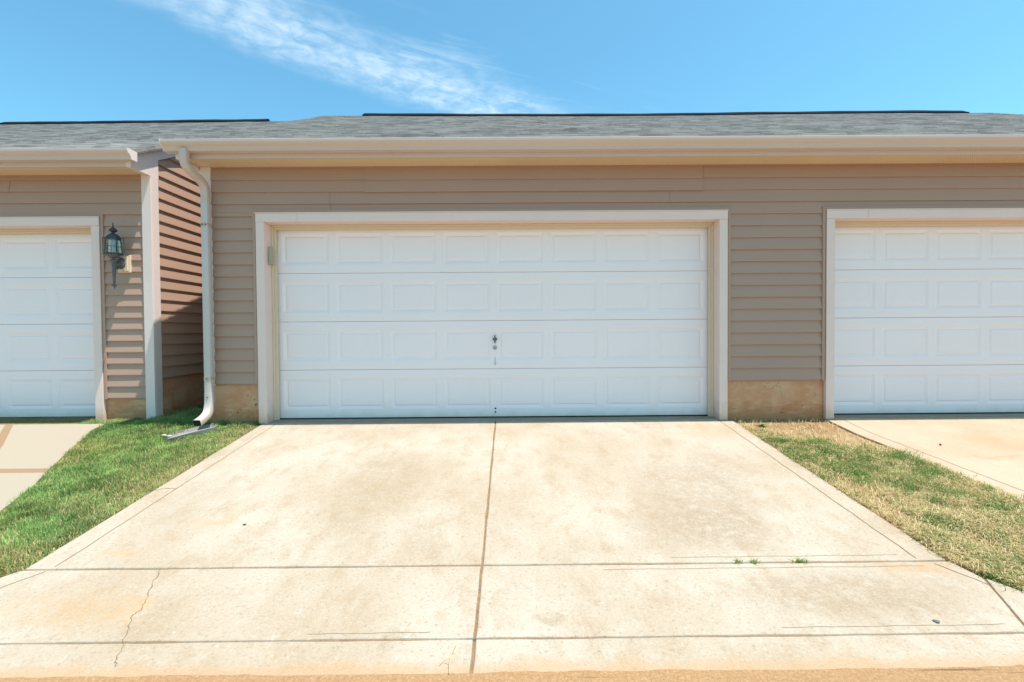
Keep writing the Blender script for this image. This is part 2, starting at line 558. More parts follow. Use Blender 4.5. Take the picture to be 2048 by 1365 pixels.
# ------------------------------------------------------------------ siding
EXPO = 0.1295


class Siding:
    """lapped vinyl courses on a vertical wall: P(u, out, z) maps to world"""
    def __init__(s, P):
        s.P, s.mb = P, MB()

    def strip(s, u0b, u1b, u0t, u1t, zb, zt, c0, lip, proud=0.0, lip_face=True, seed=0.0):
        """part of the course starting at c0; offsets follow that course's slant"""
        def out(z):
            k = (z - c0) / EXPO
            return 0.0175 - 0.017 * k + proud
        n = max(1, int(abs(u1b - u0b) / 0.45))
        for i in range(n):
            f0, f1 = i / n, (i + 1) / n
            b0, b1 = u0b + (u1b - u0b) * f0, u0b + (u1b - u0b) * f1
            t0, t1 = u0t + (u1t - u0t) * f0, u0t + (u1t - u0t) * f1
            w0, w1 = wob(b0, seed, 0.0013), wob(b1, seed, 0.0013)
            P = s.P
            zw0, zw1 = wob(b0, seed + 3, 0.0016), wob(b1, seed + 3, 0.0016)
            ob = out(zb)
            # the hem: a short near-vertical butt, then the slanted face
            hem = min(0.008, (zt - zb) * 0.4)
            s.mb.face([P(b0, ob + w0, zb + zw0), P(b1, ob + w1, zb + zw1), P(b1, ob + w1, zb + hem + zw1), P(b0, ob + w0, zb + hem + zw0)])
            s.mb.face([P(b0, ob + w0, zb + hem + zw0), P(b1, ob + w1, zb + hem + zw1), P(t1, out(zt), zt + 0.004), P(t0, out(zt), zt + 0.004)])
            if lip_face:
                s.mb.face([P(b0, ob + w0, zb + zw0), P(b0, -0.004, zb), P(b1, -0.004, zb), P(b1, ob + w1, zb + zw1)])
        if proud:
            for (ub, ut) in ((u0b, u0t), (u1b, u1t)):
                s.mb.face([s.P(ub, -0.004, zb), s.P(ub, out(zb), zb), s.P(ut, out(zt), zt), s.P(ut, -0.004, zt)])


def front_siding(x0, x1, yw, zbot, ztop, holes, breaks, name, root):
    S = Siding(lambda u, o, z: (u, yw - o, z))
    n = int(math.ceil((ztop - zbot) / EXPO - 1e-6))
    for i in range(n):
        c0, c1 = zbot + i * EXPO, min(ztop, zbot + (i + 1) * EXPO)
        cuts = sorted({c0, c1} | {h[2] for h in holes if c0 < h[2] < c1})
        for za, zb in zip(cuts[:-1], cuts[1:]):
            us = [x0]
            for h in sorted(holes):
                if h[2] > (za + zb) / 2:
                    us += [h[0], h[1]]
            us.append(x1)
            for k in range(0, len(us), 2):
                a, b = us[k], us[k + 1]
                if b - a < 0.01:
                    continue
                bs = [a] + [q[1] for q in breaks if q[0] == i and a < q[1] < b] + [b]
                for j in range(len(bs) - 1):
                    pr = 0.0
                    for q in breaks:
                        if q[0] == i and abs(bs[j + 1] - q[1]) < 1e-6:
                            pr = q[2]
                    sh = 0.006 if pr > 0.01 else (0.002 if pr else 0.0)
                    dz_ = 0.007 if pr > 0.01 else 0.0
                    S.strip(bs[j], bs[j + 1] - sh, bs[j], bs[j + 1] - sh, za - dz_, zb, c0, True, pr, lip_face=(za == c0), seed=i * 1.7 + x0)
    # sheathing behind the courses keeps the wall solid
    us = [x0]
    for h in sorted(holes):
        us += [h[0] + 0.06, h[1] - 0.06]
    us.append(x1)
    for k in range(0, len(us), 2):
        S.mb.box(us[k], us[k + 1], yw + 0.006, yw + 0.10, zbot - 0.02, ztop)
    for h in holes:
        S.mb.box(h[0] + 0.06, h[1] - 0.06, yw + 0.006, yw + 0.10, h[2] - 0.06, ztop)
    return S.mb.build(name, 'vinyl', root)


def side_siding(xw, sign, y0, y1, zbot, roofz, name, root, ridge_y):
    """gable side wall: courses clipped by the roof slope; faces sign*x"""
    S = Siding(lambda u, o, z: (xw + sign * o, u, z))
    mirror = lambda y: 2 * ridge_y - y
    i = 0
    while True:
        c0 = zbot + i * EXPO
        c1 = c0 + EXPO

        def ystart(z):
            lim = roofz(y0)
            return y0 if z <= lim else y0 + (z - lim) / 0.534
        a0, a1 = ystart(c0), ystart(c1)
        b0, b1 = min(y1, mirror(a0)), min(y1, mirror(a1))
        if b1 - a1 < 0.05:
            break
        S.strip(a0, b0, a1, b1, c0, c1, c0, True, seed=i * 2.3)
        i += 1
    lim = roofz(y0)
    prof = [(y0, zbot - 0.02), (y1, zbot - 0.02), (y1, lim), (ridge_y, roofz(ridge_y)), (y0, lim)]
    xa, xb = sorted((xw - sign * 0.006, xw - sign * 0.10))
    S.mb.prism_x(prof, xa, xb)
    return S.mb.build(name, 'vinyl', root)


# ------------------------------------------------------------------ garage door
DOOR_W, SEC_H, DOOR_Z0 = 4.90, 0.546, 0.012
PAN_W, PAN_H, PAN_P = 0.525, 0.345, 0.604


def door_section_mesh(xc, yd, z0):
    mb = MB()
    xa, xb = xc - DOOR_W / 2, xc + DOOR_W / 2
    za, zb = z0 + 0.0012, z0 + SEC_H - 0.0012
    ch = 0.0045
    fz0, fz1 = za + ch, zb - ch
    cx = [xc + (i - 3.5) * PAN_P for i in range(8)]
    pz0, pz1 = (z0 + (SEC_H - PAN_H) / 2), (z0 + (SEC_H + PAN_H) / 2)
    yf = yd
    q = lambda x0, x1, z0, z1: mb.face([(x0, yf, z0), (x1, yf, z0), (x1, yf, z1), (x0, yf, z1)])
    q(xa, xb, fz0, pz0)
    q(xa, xb, pz1, fz1)
    xs = [xa] + [e for c in cx for e in (c - PAN_W / 2, c + PAN_W / 2)] + [xb]
    for k in range(0, len(xs), 2):
        q(xs[k], xs[k + 1], pz0, pz1)
    for c in cx:
        x0, x1 = c - PAN_W / 2, c + PAN_W / 2
        rings = []
        for ins, dep in ((0, 0), (0.008, 0.003), (0.030, 0.011), (0.036, 0.011), (0.046, 0.005), (0.050, 0.004)):
            rings.append([(x0 + ins, yf + dep, pz0 + ins), (x1 - ins, yf + dep, pz0 + ins),
                          (x1 - ins, yf + dep, pz1 - ins), (x0 + ins, yf + dep, pz1 - ins)])
        for r0, r1 in zip(rings[:-1], rings[1:]):
            for i in range(4):
                j = (i + 1) % 4
                mb.face([r0[i], r0[j], r1[j], r1[i]])
        mb.face(rings[-1])
    # rolled top and bottom edges, back
    for z_in, z_out in ((fz1, zb), (fz0, za)):
        mb.face([(xa, yf, z_in), (xb, yf, z_in), (xb, yf + ch, z_out), (xa, yf + ch, z_out)])
        mb.face([(xa, yf + ch, z_out), (xb, yf + ch, z_out), (xb, yf + 0.045, z_out), (xa, yf + 0.045, z_out)])
    mb.face([(xa, yf + 0.045, za), (xb, yf + 0.045, za), (xb, yf + 0.045, zb), (xa, yf + 0.045, zb)])
    return mb


def garage_door(root, xc, yd, hardware=True):
    door = bpy.data.objects.new('garage_door', None)
    COL.objects.link(door)
    door.parent = root
    for i in range(4):
        door_section_mesh(xc, yd, DOOR_Z0 + i * SEC_H).build('door_section', 'door_paint', door)
    sl = MB()
    sl.box(xc - DOOR_W / 2, xc + DOOR_W / 2, yd + 0.006, yd + 0.04, 0.001, DOOR_Z0 + 0.002)
    sl.build('bottom_seal', 'seal_rubber', door)
    # dark backing so the joints between sections do not show light
    bk = MB()
    bk.box(xc - DOOR_W / 2 - 0.04, xc + DOOR_W / 2 + 0.04, yd + 0.05, yd + 0.07, 0.002, DOOR_Z0 + 4 * SEC_H + 0.05)
    bk.build('backing_board', 'door_paint', door)
    if hardware:
        hx = xc + 0.012
        h = MB()
        z = 0.893
        # four pointed escutcheon with a T handle
        star = []
        for k, (a, b) in enumerate(((0, .052), (.010, .020), (.031, 0), (.010, -.020), (0, -.052), (-.010, -.020), (-.031, 0), (-.010, .020))):
            star.append((hx + a, z + b))
        h.loft([[(x, yd - 0.001, zz) for x, zz in star], [(x, yd - 0.010, zz) for x, zz in star]])
        h.loft([[(hx + r * math.cos(a), y, z + r * math.sin(a)) for a in [2 * math.pi * k / 14 for k in range(14)]]
                for r, y in ((0.013, yd - 0.009), (0.013, yd - 0.03), (0.009, yd - 0.034))])
        h.box(hx - 0.006, hx + 0.006, yd - 0.044, yd - 0.030, z - 0.045, z + 0.045)
        h.build('lock_handle', 'lock_steel', door, bevel=0.0015)
        c = MB()
        z = 0.797
        c.loft([[(hx + r * math.cos(a), y, z + r * math.sin(a)) for a in [2 * math.pi * k / 20 for k in range(20)]]
                for r, y in ((0.023, yd - 0.001), (0.023, yd - 0.008), (0.017, yd - 0.013))])
        cyl = c.build('key_cylinder', 'cylinder_steel', door, smooth=True)
        k = MB()
        k.box(hx - 0.003, hx + 0.003, yd - 0.0145, yd - 0.0125, z - 0.012, z + 0.004)
        k.build('key_slot', 'shade_black', door)
        w = MB()
        z = 0.64
        w.box(hx - 0.0045, hx + 0.0035, yd - 0.003, yd - 0.0008, z - 0.045, z + 0.045)
        w.box(hx - 0.016, hx + 0.016, yd - 0.0028, yd - 0.0006, z - 0.022, z - 0.016)
        w.build('slotted_plate', 'worn_mark', door)
        for z in (0.106, 0.066):
            b = MB()
            b.loft([[(hx + r * math.cos(a), y, z + r * math.sin(a)) for a in [2 * math.pi * q / 12 for q in range(12)]]
                    for r, y in ((0.010, yd - 0.0008), (0.0085, yd - 0.003))])
            b.build('bolt_hole', 'shade_black', door)
    return door


def door_frame(root, x0, x1, ztop, yw, fr=0.09):
    """flat casing boards, deep jambs and stop mouldings round an opening x0..x1"""
    f = bpy.data.objects.new('door_frame', None)
    COL.objects.link(f)
    f.parent = root
    yf, yb = yw - 0.032, yw + 0.012
    for a, b in ((x0 - fr, x0), (x1, x1 + fr)):
        m = MB()
        m.box(a, b, yf, yb, gz(yf) - 0.004, ztop)
        m.build('side_casing', 'casing_paint', f, bevel=0.003)
    m = MB()
    sx = x0 + 0.36
    m.box(x0 - fr, sx - 0.001, yf - 0.002, yb, ztop + 0.0015, ztop + fr)
    m.box(sx + 0.001, x1 + fr, yf - 0.0025, yb, ztop + 0.0015, ztop + fr)
    m.box(x0 - fr - 0.006, x1 + fr + 0.006, yf - 0.008, yb, ztop + fr + 0.001, ztop + fr + 0.012)
    m.build('head_casing', 'casing_paint', f, bevel=0.002)
    for s, x in ((-1, x0), (1, x1)):
        m = MB()
        xa, xb = sorted((x + s * 0.003, x + s * 0.03))
        m.box(xa, xb, yb + 0.001, yw + 0.30, 0.0, ztop + 0.02)
        m.build('side_jamb', 'casing_paint', f)
        m = MB()
        xa, xb = sorted((x + s * 0.002, x - s * 0.044))
        m.box(xa, xb, yw + 0.140, yw + 0.158, 0.002, ztop - 0.046)
        xa, xb = sorted((x + s * 0.002, x - s * 0.018))
        m.box(xa, xb, yw + 0.118, yw + 0.139, 0.002, ztop - 0.020)
        m.build('stop_moulding', 'vinyl_trim', f, bevel=0.003)
    m = MB()
    m.box(x0 + 0.0, x1 - 0.0, yb + 0.001, yw + 0.30, ztop + 0.001, ztop + 0.03)
    m.build('head_jamb', 'casing_paint', f)
    m = MB()
    m.box(x0, x1, yw + 0.140, yw + 0.158, ztop - 0.045, ztop)
    m.box(x0, x1, yw + 0.118, yw + 0.139, ztop - 0.019, ztop)
    m.build('stop_moulding', 'vinyl_trim', f, bevel=0.003)
    return f


def jchannel(root, x0, x1, ztop, yw, zbot, fr=0.09):
    w, o = 0.030, 0.024
    m = MB()
    a, b, t = x0 - fr - 0.008, x1 + fr + 0.008, ztop + fr + 0.014
    m.box(a - w, a, yw - o, yw + 0.004, zbot - 0.012, t + w)
    m.box(b, b + w, yw - o, yw + 0.004, zbot - 0.012, t + w)
    m.box(a + 0.0005, b - 0.0005, yw - o - 0.001, yw + 0.004, t, t + w + 0.001)
    return m.build('siding_channel', 'vinyl', root, bevel=0.003)


# ------------------------------------------------------------------ garage building
PITCHR = 0.534
OVER = 0.27                      # eave overhang to the fascia
RIDGE_RUN = 3.64
Z_SOFF = 2.772
Z_EAVE = 2.93


def make_garage(label, x0, x1, yw, openings, zbot, breaks, roof_x, vent_x, gut_x, sides, found_top=None):
    root = thing('garage_building', label, 'garage', ((x0 + x1) / 2, yw + 3, 0), 'garages in the row')
    L = tuple(root.location)
    yfa = yw - OVER                       # fascia plane
    yr = yw + RIDGE_RUN
    y_back = 2 * yr - yw
    rz = lambda y: Z_EAVE + PITCHR * (y - (yfa - 0.04))

    class _R:                             # children are built in world coordinates, then shifted by the root
        pass
    kids0 = set(bpy.data.objects)
    fr = 0.09
    holes = [(a - fr - 0.02, b + fr + 0.02, zt + fr + 0.02) for a, b, zt in openings]
    front_siding(x0 + 0.10, x1 - 0.10, yw, zbot, Z_SOFF, holes, breaks, 'siding', root)
    for s, xw, zs in sides:
        side_siding(xw, s, yw + 0.08, y_back, zs, lambda y: rz(y) - 0.11, 'side_siding', root, yr)
    # back wall
    m = MB()
    m.box(x0 + 0.02, x1 - 0.02, y_back - 0.1, y_back, 0, Z_SOFF)
    m.build('back_wall', 'vinyl', root)
    # foundation: piers between the openings, and the sides
    us = [x0 + 0.014] + [e for a, b, zt in openings for e in (a - fr + 0.03, b + fr - 0.03)] + [x1 - 0.014]
    for k in range(0, len(us), 2):
        m = MB()
        m.box(us[k], us[k + 1], yw + 0.016, yw + 0.25, -0.5, zbot - 0.003)
        m.build('foundation', 'foundation_concrete', root)
    for s, xw, zs in sides:
        m = MB()
        xa, xb = sorted((xw - s * 0.014, xw - s * 0.25))
        m.box(xa, xb, yw + 0.251, y_back - 0.02, -0.5, zs - 0.003)
        if zs > zbot:
            m.box(xa, xb, yw + 0.10, yw + 0.2505, zbot - 0.0025, zs - 0.003)
        m.build('side_foundation', 'foundation_concrete', root)
    # corner posts
    for s, xw, zs in sides:
        m = MB()
        w, o = 0.105, 0.028
        xf = xw + s * o
        z0 = (zbot - 0.02) if sides_floor else -0.03
        xa, xb = sorted((xf, xf - s * w))
        m.box(xa, xb, yw - o, yw + 0.05, z0, Z_SOFF - 0.002)
        xa, xb = sorted((xf + s * 0.0015, xf - s * 0.03))
        m.box(xa, xb, yw - o + 0.012, yw - o + 0.115, z0 + 0.001, Z_SOFF - 0.003)
        m.build('corner_post', 'corner_white', root, bevel=0.004)
    # soffit, fascia
    m = MB()
    m.box(roof_x[0] + 0.11, roof_x[1] - 0.11, yfa + 0.001, yw + 0.02, Z_SOFF, Z_SOFF + 0.012)
    m.build('soffit', 'soffit_vinyl', root)
    m = MB()
    cut = [roof_x[0] + 0.109, x0 + 2.55, x0 + 7.9, roof_x[1] - 0.109]
    cut = [c for c in cut if c <= roof_x[1] - 0.109]
    for i, (a, b) in enumerate(zip(cut[:-1], cut[1:])):
        e = 0.0015 * (i % 2)
        m.box(a, b, yfa - 0.018 - e, yfa, Z_SOFF - 0.012, Z_EAVE - 0.012)
    m.build('fascia', 'gutter_paint', root, bevel=0.002)
    # rake boards and boxed eave ends
    for s, xe in ((-1, roof_x[0]), (1, roof_x[1])):
        m = MB()
        xa, xb = sorted((xe - s * 0.056, xe - s * 0.108))
        pr = [(yw + 0.092, rz(yw + 0.092) - 0.175), (yr, rz(yr) - 0.175), (yr, rz(yr) - 0.02), (yfa - 0.02, rz(yfa - 0.02) - 0.02),
              (yfa - 0.02, Z_SOFF - 0.015), (yw - 0.03, Z_SOFF - 0.02), (yw + 0.092, Z_SOFF - 0.02)]
        m.prism_x(pr, xa, xb)
        pr2 = [(2 * yr - y, z) for y, z in pr]
        m.prism_x(pr2, xa, xb)
        m.build('rake_board', 'corner_white', root)
    # gutter
    g0 = yfa - 0.019
    z0 = Z_SOFF + 0.036
    k = [(0, 0), (0.072, 0), (0.076, 0.004), (0.079, 0.028), (0.088, 0.040), (0.104, 0.050), (0.118, 0.062), (0.124, 0.076),
         (0.125, 0.098), (0.121, 0.101), (0.112, 0.101), (0.112, 0.092), (0, 0.092)]
    m = MB()
    m.prism_x([(g0 - a, z0 + b) for a, b in k], gut_x[0], gut_x[1])
    gut = m.build('gutter', 'gutter_paint', root)
    for x in gut_x:
        m = MB()
        e = 0.004
        m.prism_x([(g0 - a * 1.02, z0 - 0.001 + b * 1.02) for a, b in k[:-2]] + [(g0, z0 + 0.10)], x - e, x + e)
        m.build('end_cap', 'corner_white', gut)
    # roof: stepped shingle courses on both slopes
    m = MB()
    ll = math.hypot(1, PITCHR)
    dy = 0.143 / ll
    ya = yfa - 0.045
    n = int((yr - ya) / dy) + 1
    th = 0.013
    for side in (0, 1):
        fl = (lambda y: y) if side == 0 else (lambda y: 2 * yr - y)
        for i in range(n):
            y_0, y_1 = ya + i * dy, min(yr, ya + (i + 1) * dy)
            if y_1 - y_0 < 0.005:
                continue
            z_0, z_1 = rz(y_0) + th, rz(y_1)
            seg = 14
            for q in range(seg):
                xa = roof_x[0] + (roof_x[1] - roof_x[0]) * q / seg
                xb = roof_x[0] + (roof_x[1] - roof_x[0]) * (q + 1) / seg
                wa, wb = wob(xa * 1.3, i * 0.9, 0.004) * (q > 0), wob(xb * 1.3, i * 0.9, 0.004) * (q < seg - 1)
                sag = lambda x: -0.030 * (0.5 + 0.5 * math.sin(x * 0.55 + 0.6)) * ((y_0 - ya) / (yr - ya))
                m.face([(xa, fl(y_0), z_0 + wa + sag(xa)), (xb, fl(y_0), z_0 + wb + sag(xb)), (xb, fl(y_1), z_1 + wb + sag(xb)), (xa, fl(y_1), z_1 + wa + sag(xa))])
                m.face([(xa, fl(y_0), z_0 + wa + sag(xa)), (xb, fl(y_0), z_0 + wb + sag(xb)), (xb, fl(y_0), z_0 - th - 0.006 + sag(xb)), (xa, fl(y_0), z_0 - th - 0.006 + sag(xa))])
    for side in (0, 1):
        fl = (lambda y: y) if side == 0 else (lambda y: 2 * yr - y)
        for i in range(n):
            y_0, y_1 = ya + i * dy, min(yr, ya + (i + 1) * dy)
            for x in roof_x:
                sg = -0.030 * (0.5 + 0.5 * math.sin(x * 0.55 + 0.6))
                s0, s1 = sg * ((y_0 - ya) / (yr - ya)), sg * ((y_0 - ya) / (yr - ya))
                m.face([(x, fl(y_0), rz(y_0) + th + s0), (x, fl(y_1), rz(y_1) + s1), (x, fl(y_1), rz(y_1) - 0.036), (x, fl(y_0), rz(y_0) - 0.036)])
    # deck under the shingles
    m.prism_x([(ya + 0.012, rz(ya + 0.012) - 0.048), (yr, rz(yr) - 0.05), (2 * yr - ya - 0.012, rz(ya + 0.012) - 0.048), (2 * yr - ya - 0.012, rz(ya + 0.012) - 0.008),
               (yr, rz(yr) - 0.034), (ya + 0.012, rz(ya + 0.012) - 0.008)], roof_x[0] + 0.002, roof_x[1] - 0.002)
    roof = m.build('roof', 'shingles', root)
    m = MB()
    seg = 24
    prof = lambda x: [(yr - 0.15, rz(yr - 0.15) - 0.03), (yr - 0.15, rz(yr - 0.15) + 0.035), (yr - 0.02, rz(yr) + 0.045), (yr + 0.02, rz(yr) + 0.045),
                      (yr + 0.15, rz(yr - 0.15) + 0.035), (yr + 0.15, rz(yr - 0.15) - 0.03)]
    rings = []
    for q in range(seg + 1):
        x = vent_x[0] + (vent_x[1] - vent_x[0]) * q / seg
        dz = -0.030 * (0.5 + 0.5 * math.sin(x * 0.55 + 0.6)) + wob(x * 2, 1.0, 0.006)
        rings.append([(x, y, z + dz) for y, z in prof(x)])
    m.loft(rings)
    m.build('ridge_vent', 'ridge_plastic', roof)
    # openings
    for a, b, zt in openings:
        door_frame(root, a, b, zt, yw)
        jchannel(root, a, b, zt, yw, zbot)
        garage_door(root, (a + b) / 2, yw + 0.185)
        m = MB()
        m.box(a - 0.02, b + 0.02, yw + 0.018, yw + 0.6, -0.3, 0.0)
        m.build('floor_slab', 'floor_concrete', root)
    # interior is closed and dark
    m = MB()
    m.box(x0 + 0.3, x1 - 0.3, yw + 0.9, yw + 0.95, -0.1, Z_SOFF - 0.05)
    m.build('inner_wall', 'shade_black', root)
    for o in set(bpy.data.objects) - kids0:
        if o.parent == root:
            o.location = (-L[0], -L[1], -L[2])
    return root


sides_floor = True
main = make_garage('long tan sided garage with two white doors and a downspout at its left corner',
                   -3.31, 9.0, YW, [(-2.64, 2.284, 2.177), (3.541, 8.485, 2.177)], 0.429,
                   [(17, -1.557, 0.004), (16, -1.557, 0.004), (15, -1.93, 0.004), (14, -1.93, 0.003), (17, 2.115, 0.012), (16, 2.115, 0.012),
                    (15, 1.75, 0.0025), (15, 6.1, 0.002), (13, 3.1, 0.0015), (17, 5.2, 0.002)],
                   (-3.44, 9.10), (-2.68, 8.55), (-3.45, 9.11), [(-1, -3.285, 0.45), (1, 8.975, 0.45)])
sides_floor = False
left = make_garage('tan sided garage at left, set back, with a wall lantern beside its white door',
                   -10.27, -4.01, YL, [(-9.62, -4.685, 2.20)], 0.256, [(15, -6.2, 0.002), (17, -7.4, 0.002), (18, -5.6, 0.002)],
                   (-10.36, -3.955), (-9.6, -4.58), (-10.37, -3.945), [(1, -4.040, 0.47), (-1, -10.24, 0.47)])


# ------------------------------------------------------------------ downspout on the main garage
def rect_pipe(path, w, d):
    """rounded rectangular pipe in the y-z plane (x may drift); path of (x, y, z)"""
    pts = [Vector(p) for p in path]
    rings = []
    for i, p in enumerate(pts):
        t = (pts[min(i + 1, len(pts) - 1)] - pts[max(i - 1, 0)]).normalized()
        u = Vector((1, 0, 0))
        v = t.cross(u).normalized()
        u = v.cross(t).normalized()
        r = []
        c = 0.012
        for (a, b) in ((-w + c, -d), (w - c, -d), (w - c * .3, -d + c * .3), (w, -d + c), (w, d - c), (w - c * .3, d - c * .3), (w - c, d),
                       (-w + c, d), (-w + c * .3, d - c * .3), (-w, d - c), (-w, -d + c), (-w + c * .3, -d + c * .3)):
            r.append(p + u * a + v * b)
        rings.append(r)
    return rings


def corrugated(path, w, d, amp):
    rings = rect_pipe(path, w, d)
    pts = [Vector(p) for p in path]
    return [[pts[i] + (q - pts[i]) * (1 + (amp if i % 2 else -amp)) for q in r] for i, r in enumerate(rings)]


def smooth_path(pts, n):
    out = []
    P = [Vector(p) for p in pts]
    P = [2 * P[0] - P[1]] + P + [2 * P[-1] - P[-2]]
    for i in range(1, len(P) - 2):
        for k in range(n):
            t = k / n
            a, b, c, d = P[i - 1], P[i], P[i + 1], P[i + 2]
            out.append(0.5 * ((2 * b) + (c - a) * t + (2 * a - 5 * b + 4 * c - d) * t * t + (3 * b - a - 3 * c + d) * t ** 3))
    out.append(P[-2])
    return out


LM = tuple(main.location)
DX, DY = -3.212, 4.868
ds = MB()
ds.loft(rect_pipe([(DX, DY, 0.33 + 2.05 * k / 6) for k in range(7)], 0.037, 0.034))
down = ds.build('downspout', 'downspout_paint', main, smooth=True)
down.location = (-LM[0], -LM[1], -LM[2])
up = MB()
pth = smooth_path([(-3.248, 4.612, 2.830), (-3.248, 4.613, 2.735), (-3.246, 4.635, 2.672), (-3.236, 4.70, 2.630), (-3.222, 4.80, 2.585),
                   (-3.214, 4.852, 2.535), (DX, DY, 2.45), (DX, DY, 2.36)], 7)
up.loft(corrugated(pth, 0.0375, 0.0335, 0.05))
up.build('upper_elbow', 'gutter_paint', down, smooth=True)
lo = MB()
pth = smooth_path([(DX, DY, 0.345), (DX, DY, 0.27), (DX, DY - 0.008, 0.20), (DX, DY - 0.035, 0.135), (DX, DY - 0.085, 0.098),
                   (DX, DY - 0.145, 0.075), (DX, DY - 0.20, 0.060)], 4)
lo.loft(corrugated(pth, 0.0385, 0.0355, 0.010))
elb = lo.build('lower_elbow', 'downspout_paint', down, smooth=True)
tip, prv = Vector(pth[-1]), Vector(pth[-2])
dirv = (tip - prv).normalized()
op = MB()
op.loft(rect_pipe([tip - dirv * 0.01, tip + dirv * 0.0012], 0.0375, 0.0315))
op.build('outlet_shade', 'shade_black', down)  # black plug stands in for the shade inside the pipe mouth
for z in (2.13, 0.50):
    st = MB()
    st.loft(rect_pipe([(DX, DY, z - 0.016), (DX, DY, z + 0.016)], 0.0395, 0.0365))
    st.build('strap', 'strap_paint', down)
for (dx, z, dy) in ((-0.018, 2.13, 0.039), (0.016, 2.13, 0.039), (0.0, 0.50, 0.039), (0.0, 0.30, 0.037)):
    sc = MB()
    sc.loft([[(DX + dx + 0.006 * math.cos(a), DY - dy - h, z + 0.006 * math.sin(a)) for a in [2 * math.pi * k / 8 for k in range(8)]] for h in (-0.004, 0.003)])
    sc.build('screw', 'screw_metal', down)

# extra seams on the soffit edge of the main garage: none needed, the fascia pieces carry them

# ------------------------------------------------------------------ small box on the jamb
kb = MB()
kb.box(-2.6385, -2.608, 5.015, 5.075, 1.765, 1.925)
kb.box(-2.6385, -2.598, 5.010, 5.080, 1.735, 1.768)
tag(kb.build('keypad', 'keypad_plastic', None, (-2.64, 5.045, 1.735), bevel=0.006, own=True),
    'small beige plastic box fixed high on the left jamb of the middle door', 'keypad')

# ------------------------------------------------------------------ wall lantern
LX, LY = -4.34, 5.035
lan = thing('wall_lantern', 'dark glazed coach lantern with long tail on the left garage wall', 'wall lamp', (LX, YL - 0.02, 1.79))
Lloc = tuple(lan.location)


def lpart(mb, name, mat, parent=None, kxy=1.0, **kw):
    mb.v = [(LX + (v[0] - LX) * kxy, LY + (v[1] - LY) * kxy, v[2]) for v in mb.v]
    o = mb.build(name, mat, parent or lan, **kw)
    if parent is None:
        o.location = (-Lloc[0], -Lloc[1], -Lloc[2])
    return o


mp = MB()
mp.box(LX - 0.055, LX + 0.085, YL - 0.032, YL + 0.0, 1.70, 1.895)
mp.box(LX - 0.040, LX + 0.070, YL - 0.052, YL - 0.033, 1.715, 1.88)
lpart(mp, 'mounting_block', 'vinyl_trim', bevel=0.004)
bp = MB()
bp.loft([[(LX + r * math.cos(a), YL - y, 1.80 + r * 1.25 * math.sin(a)) for a in [2 * math.pi * k / 20 for k in range(20)]]
         for r, y in ((0.052, 0.053), (0.050, 0.064), (0.034, 0.072), (0.028, 0.085))])
lpart(bp, 'back_plate', 'lantern_weathered', smooth=True)
ar = MB()
ar.tube(smooth_path([(LX, YL - 0.08, 1.80), (LX + 0.004, YL - 0.105, 1.775), (LX + 0.004, YL - 0.125, 1.775), (LX, LY, 1.805)], 5),
        [0.026 - 0.0006 * i for i in range(16)], 10)
ar.tube(smooth_path([(LX, YL - 0.075, 1.76), (LX, YL - 0.10, 1.735), (LX, YL - 0.125, 1.75), (LX, LY, 1.79)], 5), 0.012, 8)
lpart(ar, 'arm', 'lantern_weathered', smooth=True)
N6 = 6
PH = math.pi / 6


def hexring(r, z, n=N6):
    return [(LX + r * math.cos(PH + 2 * math.pi * i / n), LY + r * math.sin(PH + 2 * math.pi * i / n), z) for i in range(n)]


cg = MB()
for zc, r, h in ((1.892, 0.112, 0.013), (2.056, 0.090, 0.009)):
    cg.loft([hexring(r - 0.010, zc - h), hexring(r, zc - h), hexring(r, zc + h * 0.4), hexring(r - 0.012, zc + h * 0.4)], caps=False)
for i in range(N6):
    a = PH + 2 * math.pi * i / N6
    x0, y0 = math.cos(a), math.sin(a)
    cg.tube([(LX + 0.108 * x0, LY + 0.108 * y0, 1.885), (LX + 0.087 * x0, LY + 0.087 * y0, 2.060)], 0.0050, 6)
    # outer stays rise from the base ring and hook in to the dome
    cg.tube(smooth_path([(LX + 0.112 * x0, LY + 0.112 * y0, 1.884), (LX + 0.123 * x0, LY + 0.123 * y0, 1.895), (LX + 0.124 * x0, LY + 0.124 * y0, 2.045),
                         (LX + 0.117 * x0, LY + 0.117 * y0, 2.066), (LX + 0.082 * x0, LY + 0.082 * y0, 2.062)], 3), 0.0042, 6)
    b = PH + 2 * math.pi * (i + 1) / N6
    x1, y1 = math.cos(b), math.sin(b)
    cg.tube([(LX + 0.098 * x0, LY + 0.098 * y0, 1.968), (LX + 0.098 * x1, LY + 0.098 * y1, 1.968)], 0.0025, 5)
lpart(cg, 'cage', 'lantern_metal', kxy=0.72)
gl = MB()
gl.loft([hexring(0.104, 1.892), hexring(0.084, 2.052)], caps=False)
lpart(gl, 'glass', 'lantern_glass', kxy=0.72)
cn = MB()
cn.lathe(LX, LY, [(0.014, 1.87), (0.014, 1.955), (0.011, 1.956), (0.016, 1.975), (0.013, 2.0), (0.003, 2.02)], 12)
lpart(cn, 'bulb', 'candle_sleeve', smooth=True)
rf = MB()
rf.loft([hexring(0.093, 2.056), hexring(0.090, 2.066), hexring(0.072, 2.090), hexring(0.046, 2.108), hexring(0.026, 2.112)])
rf.lathe(LX, LY, [(0.020, 2.110), (0.022, 2.122), (0.054, 2.140), (0.056, 2.147), (0.030, 2.170), (0.012, 2.178), (0.009, 2.19), (0.009, 2.196), (0.007, 2.215), (0.003, 2.235)], 18)
lpart(rf, 'cap', 'lantern_metal', kxy=0.72, smooth=True)
bt = MB()
bt.loft([hexring(0.110, 1.884), hexring(0.098, 1.874), hexring(0.060, 1.852), hexring(0.030, 1.842)])
